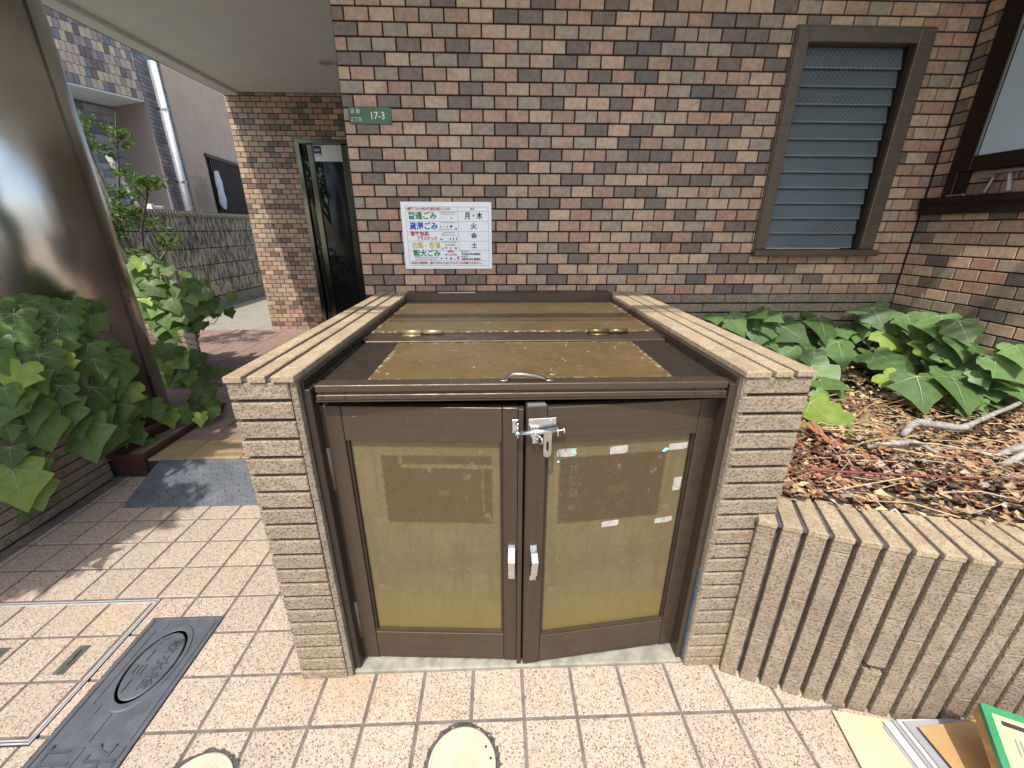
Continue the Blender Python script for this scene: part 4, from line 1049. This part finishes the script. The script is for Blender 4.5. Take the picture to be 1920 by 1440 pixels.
M_['kraft'] = mat('kraft_paper', lin(212, 178, 126), lin(198, 160, 106), 7, .7, bmp=(30, .5, .003), dirt=(9, .35, lin(176, 126, 70)))
tag(curved_sheet('cardboard_sheet', [(.862, .50), (1.00, .47), (1.085, .667), (.903, .704)], .008, .004, M_['card'], .005), 'flat pale cardboard sheet on the paving below the planter', 'cardboard')
st = thing('paper_stack', (1.1, .6, 0), 'stack of papers and magazines topped by a brown envelope', 'paper stack')
for k in range(5):
    o_ = (.012*(4-k)+uni(-.004, .004), uni(-.006, .006))
    curved_sheet('paper_sheet', [(1.045-o_[0], .44+o_[1]), (1.20, .42), (1.235-o_[0]*.4, .660), (1.052-o_[0], .662+o_[1])], .012+k*.006, .004, M_['white'] if k % 2 else mat('grey_paper', (.42, .42, .43, 1), None, 10, .6), .003, st)
env = curved_sheet('envelope', [(1.06, .44), (1.215, .42), (1.232, .648), (1.066, .636)], .046, .002, M_['kraft'], .006, st)
gb = thing('green_box', (1.25, .5, 0), 'green edged flat product box leaning at the lower right corner', 'box')
GM = Matrix.Translation((1.128, .60, .196)) @ Matrix.Rotation(math.radians(-27), 4, 'Z') @ Matrix.Rotation(math.radians(18), 4, 'X')
M_['boxgreen'] = mat('green_print_card', lin(56, 150, 96), lin(46, 132, 82), 14, .35, dirt=(30, .2, lin(140, 196, 160)))
M_['boxcream'] = mat('cream_print_card', lin(238, 216, 158), lin(230, 206, 146), 10, .4)
M_['boxside'] = mat('worn_card_side', lin(190, 150, 100), lin(150, 128, 72), 40, .7, spots=(50, .6, lin(196, 120, 90)))
MB().box(0, .30, -.40, 0, -.042, 0, c=.002).done('carton', M_['boxside'], gb, M=GM)
b = MB(); b.box(.0, .30, -.014, .001, -.001, .0012); b.box(0, .014, -.40, -.014, -.001, .0012); b.box(-.001, .0, -.4, .001, -.012, .0012); b.done('green_border', M_['boxgreen'], gb, M=GM)
MB().box(.0142, .30, -.40, -.0142, -.001, .0008).done('face_print', M_['boxcream'], gb, M=GM)
b = MB(); b.box(.026, .29, -.034, -.024, .0007, .0013); b.box(.026, .20, -.152, -.146, .0007, .0013)
b.done('black_band', INK['k'], gb, M=GM)
b = MB()
for x0_, x1_, y0_, y1_ in ((.030, .18, -.096, -.042), (.030, .18, -.138, -.108), (.030, .18, -.25, -.165)):
    for q in ((x0_, x1_, y0_, y0_+.001), (x0_, x1_, y1_-.001, y1_), (x0_, x0_+.001, y0_, y1_)): b.box(*q, .0007, .0012)
for k in range(14): b.box(.038+k*.008, .042+k*.008, -.088+uni(0, .006), -.052+uni(-.006, 0), .0007, .0012)
for k in range(12): b.box(.05+k*.009, .0515+k*.009, -.132, -.114, .0007, .0012)
b.done('line_print', INK['n'], gb, M=GM)

# ================================================================ IVY
IVY_R= [(1.078,1.98,0.828,0.088),(1.189,1.98,0.792,0.124),(1.295,1.98,0.845,0.097),(1.371,1.98,0.827,0.097),(1.319,1.98,0.755,0.134),(1.479,1.98,0.758,0.17),(1.641,1.98,0.771,0.171),(1.389,1.98,0.708,0.099),(1.449,1.98,0.689,0.1),(1.555,1.942,0.68,0.107),(1.663,1.86,0.68,0.155),(1.439,1.737,0.68,0.089),(1.836,1.98,0.797,0.099),(1.911,1.98,0.824,0.134),(1.816,1.98,0.742,0.099),(1.92,1.98,0.723,0.109),(1.96,1.931,0.789,0.088),(1.96,1.86,0.822,0.118),(1.96,1.89,0.728,0.148),(1.96,1.715,0.838,0.157),(1.96,1.775,0.758,0.115),(1.96,1.629,0.843,0.12),(1.96,1.602,0.788,0.134),(1.96,1.609,0.731,0.144),(1.96,1.765,0.684,0.091),(1.781,1.727,0.68,0.146),(1.96,1.665,0.657,0.127),(1.96,1.547,0.696,0.118),(1.683,1.58,0.64,0.098),(1.677,1.458,0.64,0.162),(1.813,1.435,0.64,0.189),(1.96,1.444,0.596,0.142),(1.96,1.45,0.729,0.104),(1.96,1.513,0.783,0.085),(1.96,1.418,0.74,0.136),(1.96,1.405,0.672,0.109),(1.396,1.611,0.64,0.145),(1.392,1.546,0.64,0.111),(1.246,1.416,0.64,0.061),(1.039,1.229,0.58,0.068),(1.784,1.366,0.58,0.054),(1.96,1.365,0.673,0.1),(1.416,1.822,0.68,0.093),(1.345,1.98,0.782,0.107),(1.96,1.412,0.799,0.1),(1.807,1.98,0.86,0.089),(1.694,1.98,0.715,0.118),(1.748,1.98,0.752,0.108),(1.789,1.841,0.68,0.077),(1.96,1.721,0.722,0.113),(1.941,1.595,0.64,0.115),(1.96,1.491,0.67,0.122),(1.877,1.716,0.64,0.122)]
IVY_L= [(-2.11,1.844,0.834,0.14),(-2.155,1.995,0.877,0.117),(-2.15,2.113,0.846,0.133),(-2.155,2.237,0.831,0.113),(-2.185,2.416,0.858,0.101),(-2.18,2.479,0.838,0.072),(-2.105,1.985,0.794,0.168),(-2.115,2.178,0.768,0.129),(-2.065,1.787,0.777,0.13),(-2.065,1.749,0.787,0.06),(-2.055,1.923,0.724,0.149),(-2.033,2.022,0.655,0.141),(-1.97,1.646,0.665,0.138),(-1.97,1.755,0.674,0.138),(-2.0,1.868,0.645,0.107),(-1.97,2.038,0.551,0.226),(-2.04,2.096,0.647,0.137),(-1.97,1.882,0.588,0.1),(-1.97,1.784,0.572,0.104),(-1.97,1.831,0.589,0.098),(-1.97,1.594,0.607,0.093),(-1.97,1.628,0.585,0.11),(-1.97,1.87,0.466,0.178),(-1.97,2.059,0.415,0.158),(-1.97,2.03,0.477,0.118),(-1.97,2.137,0.32,0.117),(-1.97,1.977,0.341,0.173),(-1.97,1.758,0.444,0.161),(-1.97,2.055,0.231,0.115),(-1.97,1.651,0.427,0.176),(-1.97,1.545,0.473,0.086),(-1.97,1.806,0.3,0.212),(-1.97,1.92,0.249,0.135),(-1.97,2.064,0.166,0.088),(-1.97,2.102,0.107,0.06),(-1.97,2.188,0.094,0.052),(-1.97,2.215,0.263,0.122),(-1.97,1.514,0.377,0.093),(-1.97,1.491,0.249,0.189),(-1.97,1.558,0.282,0.135),(-1.97,1.531,0.194,0.15),(-2.16,1.871,0.908,0.093),(-2.14,1.868,0.877,0.094),(-2.15,1.93,0.881,0.097),(-2.01,1.662,0.728,0.108),(-2.03,1.769,0.727,0.115),(-1.97,1.709,0.633,0.129),(-1.97,1.983,0.589,0.131),(-1.97,1.977,0.497,0.133),(-1.97,1.746,0.536,0.142),(-1.97,1.668,0.528,0.129),(-1.97,1.786,0.385,0.132),(-1.97,1.909,0.373,0.14),(-1.97,2.038,0.333,0.131),(-1.97,1.619,0.493,0.126),(-2.165,2.293,0.84,0.105),(-2.16,2.181,0.851,0.109),(-1.97,1.565,0.558,0.107),(-2.03,1.849,0.702,0.12),(-2.07,2.009,0.727,0.104),(-2.1,1.877,0.811,0.111),(-2.0,1.707,0.698,0.112)]
IVY_B= [(-2.71,3.3,0.852,0.095),(-2.618,3.3,0.805,0.15),(-2.489,3.3,0.931,0.108),(-2.468,3.3,0.771,0.11),(-2.386,3.3,0.825,0.096),(-2.358,3.3,0.73,0.124),(-2.274,3.3,0.743,0.097),(-2.234,3.3,0.688,0.111),(-2.173,3.3,0.66,0.098),(-2.477,3.3,0.591,0.154),(-2.39,3.3,0.506,0.085),(-2.617,3.3,0.578,0.168),(-2.678,3.3,0.648,0.139),(-2.521,3.3,0.675,0.139),(-2.707,3.3,0.731,0.124),(-2.617,3.3,0.717,0.11),(-2.302,3.3,0.633,0.098),(-2.401,3.3,0.619,0.126),(-2.679,3.3,0.507,0.169),(-2.55,3.3,0.478,0.156),(-2.471,3.3,0.463,0.114),(-2.649,3.3,0.42,0.157),(-2.703,3.3,0.564,0.14),(-2.745,3.3,0.607,0.112),(-2.323,3.3,0.811,0.082),(-2.23,3.3,0.757,0.069),(-2.413,3.0,0.387,0.144),(-2.36,3.0,0.304,0.146),(-2.396,3.0,0.221,0.134),(-2.471,3.0,0.278,0.146),(-2.342,3.0,0.177,0.121),(-2.269,3.0,0.104,0.109),(-2.029,2.587,0.16,0.095),(-1.981,2.313,0.16,0.107),(-1.913,2.336,0.16,0.098),(-1.799,2.307,0.16,0.086),(-1.773,2.382,0.16,0.077),(-1.927,2.554,0.16,0.07),(-2.2,3.0,0.118,0.081),(-2.139,3.0,0.096,0.082),(-2.451,3.0,0.164,0.134),(-2.524,3.0,0.136,0.121),(-2.75,3.3,0.892,0.108),(-2.757,3.3,0.786,0.123),(-2.751,3.3,0.97,0.094),(-2.686,3.3,0.97,0.08),(-2.619,3.3,1.021,0.08)]
def leafmesh(name, lob, wid, fold, droop, mats):
    half = [(0, .04), (.10*wid, -.09), (.27*wid, -.12), (.43*wid, -.02), (.44*wid*lob, .12), (.36*wid+.16*(lob-1), .20+.02*lob), (.53*wid*lob, .36), (.42*wid, .46), (.32*wid, .58), (.19*wid, .72), (.08*wid, .90), (0, 1.02)]
    out = half + [(-x, y) for x, y in half[-2:0:-1]]
    def zz(x, y): return fold*abs(x) - droop*((y-.3)**2)*.55 - .42*droop*x*x*2
    c = (0, .34); V = [(c[0], c[1], zz(*c))]; n = len(out)
    for k in (.5, 1.):
        for x, y in out:
            px, py = c[0]+(x-c[0])*k, c[1]+(y-c[1])*k; wob = .018*math.sin(7*py+9*px)*k; V.append((px, py, zz(px, py)+wob))
    F = [(0, 1+j, 1+(j+1) % n) for j in range(n)] + [(1+j, 1+n+j, 1+n+(j+1) % n, 1+(j+1) % n) for j in range(n)]
    F = [tuple(reversed(f)) for f in F]; mi = [0]*len(F)
    for tx, ty in ((0, .97), (.50*wid*lob, .36), (-.50*wid*lob, .36), (.38*wid, .0), (-.38*wid, .0)):
        d = Vector((tx, ty-.05)); L = d.length; d /= L; q = Vector((-d.y, d.x)); k0 = len(V)
        for s in (0, .35, .7, 1.):
            for sg in (-1, 1):
                x, y = d.x*L*s*.93+q.x*sg*.0095*(1.04-s), .05+d.y*L*s*.93+q.y*sg*.0095*(1.04-s); V.append((x, y, zz(x, y)+.018*math.sin(7*y+9*x)*.5+.012))
        for s in range(3): F.append((k0+2*s, k0+2*s+2, k0+2*s+3, k0+2*s+1)); mi.append(1)
    V = [(x, y-.45, z) for x, y, z in V]
    V += [(-.008, -.44, 0), (.008, -.44, 0), (.006, -.62, -.16), (-.006, -.62, -.16)]; k0 = len(V)-4; F.append((k0, k0+1, k0+2, k0+3)); mi.append(1)
    me = mesh(name, V, F, mats, mi, True); return me
def leafset(m): return [leafmesh('leaf', *a, [m, M_['vein']]) for a in ((.94, 1.10, .06, .32), (1.02, 1.02, .14, .2), (.82, 1.2, .04, .45), (1.06, 1.0, -.04, .3), (.88, 1.12, .2, .15))]
LS = {k: leafset(M_[k]) for k in ('ivy', 'ivyshade', 'ivyyoung')}
def leafM(p, nrm, tip, s):
    Z = Vector(nrm).normalized(); Y = Vector(tip); Y = (Y - Z*Y.dot(Z)).normalized(); X = Y.cross(Z)
    return Matrix(((X.x*s, Y.x*s, Z.x*s, p[0]), (X.y*s, Y.y*s, Z.y*s, p[1]), (X.z*s, Y.z*s, Z.z*s, p[2]), (0, 0, 0, 1)))
def grow(t, L, nrm, tip, kind, jn=.3, jt=.5, young=.06, ksize=1.05):
    for x, y, z, s in L:
        n_ = Vector(nrm)+Vector((uni(-jn, jn), uni(-jn, jn), uni(-jn, jn)*.6)); t_ = Vector(tip)+Vector((uni(-jt, jt), uni(-jt, jt)*.6, uni(-jt, jt)*.6))
        kd = 'ivyyoung' if rnd() < young else kind
        put('leaf', random.choice(LS[kd]), t, leafM((x, y, z), n_, t_, s*ksize))
def stems(t, pts_, base_z, n=10, r=.003):
    b = MB()
    for k in range(n):
        a = Vector(random.choice(pts_)[:3]); e = Vector(random.choice(pts_)[:3])
        if (e-a).length > .3: continue
        m_ = (a+e)/2+Vector((uni(-.05, .05), uni(-.05, .05), -.06))
        b = MB(); b.tube([a+Vector((.0, .06, -.10)), m_+Vector((0, .06, -.08)), e+Vector((0, .06, -.10))], r, 5); b.done('stem', M_['bark'], t)
iv = thing('ivy_plant', (1.6, 1.7, .53), 'large leaved ivy spreading over the bed in front of the tile walls', 'ivy')
grow(iv, IVY_R, (-.12, -.48, .85), (0, -.75, -.5), 'ivy', .42, .6, young=.06, ksize=1.15)
for q in ((1.155, 1.29, .62, .15), (1.20, 1.27, .60, .13)): put('leaf', random.choice(LS['ivyyoung']), iv, leafM(q[:3], (-.1, -.5, .9), (.2, -.6, -.3), q[3]))
fill = []
for k in range(75):
    x, y, z, s = random.choice(IVY_R[:-2]); fill.append((min(2.0, x+uni(-.09, .09)), min(2.03, y+uni(.0, .12)), max(.56, z-uni(.04, .12)), s*uni(.6, .9)))
grow(iv, [f for f in fill if f[1] > 1.25], (-.1, -.45, .85), (0, -.7, -.6), 'ivy', .5, .8, .03)
stems(iv, IVY_R, .53, 40)
iv2 = thing('ivy_plant', (-2.1, 1.5, .53), 'dense green ivy spilling over the left planter in front of the column', 'ivy')
grow(iv2, IVY_L, (.62, -.62, .48), (.15, -.25, -.9), 'ivyshade', .28, .45, .06)
fill = []
for k in range(120):
    x, y, z, s = random.choice(IVY_L); fill.append((x-uni(.05, .16), y+uni(-.10, .08), max(.12, z+uni(-.10, .05)), s*uni(.65, .95)))
grow(iv2, [f for f in fill if not (f[2] < .5 and f[0] > -2.02 and f[1] > 1.0 and rnd() < .7)], (.6, -.5, .5), (.1, -.3, -.9), 'ivyshade', .45, .7, .03)
stems(iv2, IVY_L, .5, 30)
iv3 = thing('ivy_plant', (-2.6, 3.3, .48), 'bright ivy mound on the porch planter behind the column', 'ivy')
grow(iv3, IVY_B, (.3, -.7, .6), (.2, -.4, -.8), 'ivyshade', .35, .6, .16)
fill = []
for k in range(110):
    x, y, z, s = random.choice(IVY_B); fill.append((x+uni(-.12, .03), y+uni(.02, .22), max(.16, z+uni(-.12, .04)), s*uni(.7, 1.)))
grow(iv3, fill, (.3, -.6, .6), (.2, -.4, -.8), 'ivyshade', .5, .8, .06)
stems(iv3, IVY_B, .48, 26)

# ================================================================ SHRUBS
def smallleaf(b, p, s, mi=0):
    d = Vector((uni(-1, 1), uni(-1, 1), uni(-.5, .7))).normalized(); a = Vector((uni(-1, 1), uni(-1, 1), uni(-1, 1))); u = d.cross(a).normalized(); w_ = d.cross(u)*.18
    b.add([p, p+d*s*.45+u*s*.24+w_*s, p+d*s, p+d*s*.45-u*s*.24+w_*s, p+d*s*.5], [(0, 1, 4), (1, 2, 4), (2, 3, 4), (3, 0, 4)], mi)
def shrub(name, base, limbs, nleaf, ls, spread, label, trunk_r=.018):
    t = thing(name, base, label, 'shrub'); tr = MB(); cr = MB(); tips = []
    for pts_ in limbs:
        tr.tube(pts_, [trunk_r*(1-.75*i/(len(pts_)-1)) for i in range(len(pts_))], 8)
        for i in range(len(pts_)-1):
            a, e = Vector(pts_[i]), Vector(pts_[i+1])
            for k in range(4 if i else 1):
                q = a.lerp(e, rnd()); tw = q+Vector((uni(-1, 1), uni(-1, 1), uni(-.2, 1)))*spread
                tr.tube([q, (q+tw)/2+Vector((0, 0, spread*.1)), tw], [.005, .004, .002], 5); tips += [(q, tw)]
    tr.done('trunk', M_['bark'], t)
    for k in range(nleaf):
        a, e = random.choice(tips); q = a.lerp(e, rnd()**.6)+Vector((uni(-1, 1), uni(-1, 1), uni(-1, 1)))*spread*.28; smallleaf(cr, q, ls*uni(.6, 1.2))
    tag(cr.done('crown', M_['shrubleaf'], t), kind='stuff')
    return t
shrub('climbing_shrub', (-3.35, 4.1, 0), [[(-3.36, 4.1, 0), (-3.33, 4.1, .7), (-3.36, 4.05, 1.3), (-3.22, 4.05, 1.75), (-3.08, 4.0, 2.12)], [(-3.33, 4.1, .7), (-3.2, 4.05, 1.2), (-3.02, 4., 1.5), (-2.98, 4., 1.62)], [(-3.35, 4.1, .5), (-3.18, 4.0, .85), (-2.95, 3.95, 1.05), (-2.86, 3.95, 1.2)], [(-3.36, 4.05, 1.3), (-3.42, 4.05, 1.8), (-3.38, 4.02, 2.05)], [(-3.3, 4.1, .6), (-3.38, 4.0, 1.1), (-3.36, 4.0, 1.5)]],
      900, .06, .16, 'small leaved shrub climbing behind the metal column')
shrub('planter_tree', (-2.5, .1, .53), [[(-2.5, .1, .5), (-2.48, .1, 1.2), (-2.3, .2, 1.8), (-2.1, .35, 2.2)], [(-2.48, .1, 1.1), (-2.35, .45, 1.5), (-2.1, .75, 1.7)], [(-2.48, .1, 1.0), (-2.3, -.25, 1.5), (-2.05, -.3, 1.9)], [(-2.5, .1, 1.2), (-2.75, .3, 1.9), (-2.8, .5, 2.3)], [(-2.48, .1, 1.2), (-2.6, -.4, 1.7), (-2.7, -.6, 2.2)], [(-2.4, .2, 1.3), (-2.2, .9, 1.75), (-2.15, 1.0, 1.95)]],
      2600, .085, .30, 'bushy small tree rising from the left planter outside the photo', .03)
shrub('planter_tree', (-3.1, 1.3, .53), [[(-3.1, 1.3, .5), (-3.1, 1.35, 1.2), (-3.08, 1.6, 1.8), (-2.98, 2.0, 2.2)], [(-3.1, 1.35, 1.2), (-3.2, 1.8, 1.7), (-3.15, 2.4, 2.0)], [(-3.08, 1.6, 1.8), (-2.85, 1.7, 2.2), (-2.75, 1.75, 2.45)], [(-3.1, 1.3, 1.2), (-3.3, 1.7, 2.2), (-3.25, 2.3, 2.6)], [(-3.2, 1.8, 1.7), (-3.4, 2.2, 1.9), (-3.4, 2.7, 2.2)]],
      2200, .085, .26, 'taller leafy tree in the left planter behind the column, outside the photo', .03)
shrub('planter_tree', (-2.9, .6, .53), [[(-2.9, .6, .5), (-2.88, .6, 1.5), (-2.8, .7, 2.3), (-2.6, .9, 2.8)], [(-2.88, .6, 1.5), (-2.6, .3, 2.2), (-2.3, .1, 2.7)], [(-2.8, .7, 2.3), (-2.5, 1.1, 2.6), (-2.25, 1.3, 2.75)], [(-2.88, .6, 1.5), (-3.2, .9, 2.3), (-3.4, 1.2, 2.8)], [(-2.8, .7, 2.3), (-2.5, .6, 2.7), (-2.2, .7, 2.9)], [(-2.88, .6, 1.6), (-3.1, .1, 2.4), (-3.2, -.2, 2.8)], [(-2.8, .7, 2.2), (-2.9, 1.4, 2.6), (-2.8, 1.7, 2.9)]],
      5400, .10, .36, 'dense tree overhanging the left planter and pavement, outside the photo', .04)
shrub('planter_shrub', (-2.25, .9, .53), [[(-2.3, .9, .5), (-2.15, .9, 1.0), (-2.15, .75, 1.5)], [(-2.3, .9, .5), (-2.1, 1.2, .9), (-2.05, 1.25, 1.2)], [(-2.3, .5, .5), (-2.2, .5, 1.2), (-2.2, .4, 1.9)], [(-2.4, .1, .5), (-2.3, .15, 1.4), (-2.25, .1, 2.3)], [(-2.3, .5, .5), (-2.3, .7, 1.3), (-2.3, .65, 1.9)], [(-2.3, .9, .5), (-2.0, 1.0, 1.1), (-1.95, .95, 1.4)]],
      3600, .10, .22, 'leafy shrub along the left planter edge, seen only by its shadow on the paving', .02)
pole = tag(MB().tube([(-3.45, 4.25, 1.85), (-3.15, 4.15, 1.2)], .022, 8).done('leaning_stake', M_['palebark'], None, True), 'pale slanted stake leaning among the shrub behind the column', 'stake')

# ================================================================ LEAF LITTER, TWIGS, ROOTS
b = MB()
def lit(x, y):
    d = min(max(y-.98, 0), 1); return .528 + .03*math.sin(x*7)*math.sin(y*6)+.03
for k in range(12000):
    x = uni(.72, 2.05); y = uni(yc(x)+.13, 2.05)
    if y > 1.6 and rnd() < .6: continue
    p = Vector((x, y, lit(x, y)+uni(-.02, .02))); s = uni(.010, .034); a = uni(0, 6.28)
    u = Vector((math.cos(a), math.sin(a), uni(-.5, .5))).normalized(); v = Vector((-math.sin(a), math.cos(a), uni(-.5, .5))).normalized(); n_ = u.cross(v)*uni(.1, .5)
    near = y < yc(x)+.5
    mi = random.choices(range(5), (4, 4, 3.2, 2.4, 2.4) if near else (6, 4, 1.6, 1.6, .6))[0]
    if x < 1.12 and .98 < y < 1.45 and rnd() < .5: mi = 2; s *= 1.25
    w_ = s*uni(.25, .45)
    b.add([p-u*s*.5, p-u*s*.1+v*w_+n_*s*.4, p+u*s*.5+n_*s*.3, p-u*s*.1-v*w_+n_*s*.4, p], [(0, 1, 4), (1, 2, 4), (2, 3, 4), (3, 0, 4)], mi)
for k in range(330):
    x = uni(.74, 2.05); y = uni(yc(x)+.14, 1.6); a = uni(-.6, .6)+(0 if rnd() < .7 else 1.5); L = uni(.05, .28)
    p = Vector((x, y, lit(x, y)+uni(0, .03))); d = Vector((math.cos(a), math.sin(a), uni(-.12, .12)))*L
    q = p+d
    if q.x > 2.04 or q.y < yc(min(q.x, 1.9))+.13 or q.y > 2.05: continue
    b.tube([p, p+d*.5+Vector((0, uni(-.02, .02), uni(0, .02))), q], uni(.0008, .0022), 4, random.choice((0, 0, 3, 2, 4)), caps=False)
lit_o = b.done('leaf_litter', LIT); tag(lit_o, 'dry brown leaf litter and twigs covering the planter soil', 'leaf litter', kind='stuff')
rt_ = thing('dead_vine_stem', (1.55, 1.05, .55), 'thick pale grey dead vine stems lying on the litter at the right', 'vine stem')
for k, (y0, x0_, dz) in enumerate(((.985, 1.60, 0), (1.02, 1.52, .014), (1.06, 1.56, .002))):
    b = MB(); wv = [uni(-.02, .02) for q in range(6)]
    pts_ = [Vector((x0_, y0+wv[0], .57)), Vector((x0_+.10, y0+.02+wv[1], .595+dz)), Vector((x0_+.22, y0+.015+wv[2], .60+dz)), Vector((x0_+.34, y0-.015+wv[3], .605+dz)), Vector((x0_+.46, y0-.02+wv[4], .60+dz)), Vector((2.05, y0-.01+wv[5], .58))]
    b.smooth(pts_, [.007, .014, .018, .019, .018, .016], 10); b.done('stem', M_['palebark'], rt_, True)
b = MB(); b.smooth([(1.40, 1.22, .57), (1.47, 1.25, .605), (1.56, 1.20, .61), (1.66, 1.23, .62), (1.95, 1.34, .64)], [.010, .014, .012, .009, .007], 8); b.done('stem', M_['palebark'], rt_, True); b = MB(); b.smooth([(1.20, 1.15, .57), (1.28, 1.12, .60), (1.36, 1.14, .59), (1.40, 1.10, .57)], [.006, .009, .008, .005], 8); b.done('stem', M_['palebark'], rt_, True)
M_['redstem'] = mat('red_vine', (.20, .055, .045, 1), (.14, .045, .035, 1), 30, .5)
rv = thing('red_vine', (.75, 1.0, .55), 'thin reddish vine creeping along the front of the litter with rust coloured dry leaves', 'vine')
b = MB(); b.tube([(.765, .985, .555), (.90, 1.0, .585), (1.15, .955, .59), (1.4, .93, .59), (1.7, .91, .585)], [.005, .004, .0035, .003, .002], 6); b.tube([(.765, .985, .56), (.79, 1.10, .63), (.88, 1.20, .70)], [.004, .003, .0015], 6); b.tube([(.80, 1.05, .58), (.86, 1.02, .60), (1.0, 1.10, .60)], [.003, .003, .002], 6)
b.done('runner', M_['redstem'], rv, True)
rust = mat('rust_leaf', (.30, .12, .06, 1), (.20, .08, .04, 1), 30, .6, var=.4)
rl = [leafmesh('dry_leaf', .6, .45, .35, .3, [rust, rust]) for k in range(1)]
for k in range(60):
    x = uni(.76, 1.15); y = uni(1.02, 1.42); put('dry_leaf', rl[0], rv, leafM((x, y, .58+uni(0, .06)), (uni(-.6, .6), uni(-.8, .1), .8), (uni(-1, 1), uni(-1, .3), uni(-.5, .2)), uni(.028, .055)))

# ================================================================ OVERHEAD CABLES (their soft shadows cross the lid)
for i, (ya, yb_, h, r) in enumerate(((-.12, -.02, 4.4, .03), (.08, -.22, 4.3, .014), (-.30, -.26, 4.6, .012))):
    tag(MB().tube([(-14, ya, h), (-5, ya*.6+yb_*.4, h-.12), (0, (ya+yb_)/2, h-.15), (5, ya*.4+yb_*.6, h-.12), (14, yb_, h)], r, 8).done('overhead_cable', M_['black']), ('thick', 'middle', 'thin')[i]+' black overhead cable crossing above the pavement', 'cable', 'overhead cables')

# ================================================================ FINISH: sunlit finishes darkened in colour to even sun with shade
def dim(k, *names):
    for m in bpy.data.materials:
        if not m.use_nodes or not any(m.name.startswith(n) for n in names): continue
        nt = m.node_tree; b = nt.nodes.get('Principled BSDF'); sk = b.inputs['Base Color']
        if sk.is_linked:
            src = sk.links[0].from_socket
            nt.links.new(node(nt, 'ShaderNodeHueSaturation', {'Color': src, 'Value': k}).outputs[0], sk)
        else: sk.default_value = scl(sk.default_value, k)
dim(.60, 'pale_concrete', 'cream_plastic'); dim(.68, 'speckled_paving_tile'); dim(.95, 'grey_mortar')
dim(.76, 'split_face', 'cap_tile', 'bronze_aluminium', 'left_door_coat', 'right_door_coat', 'lid_panel', 'rear_panel', 'pale_cardboard', 'kraft', 'cream_print', 'grey_rubber', 'foam_tape', 'pale_brass', 'bronze_hinge', 'dull_bronze', 'yellow_sand')
dim(.84, 'cast_iron', 'green_print', 'pale_dry_root', 'dry_leaf', 'white_paint', 'leaf_vein', 'grey_paper')
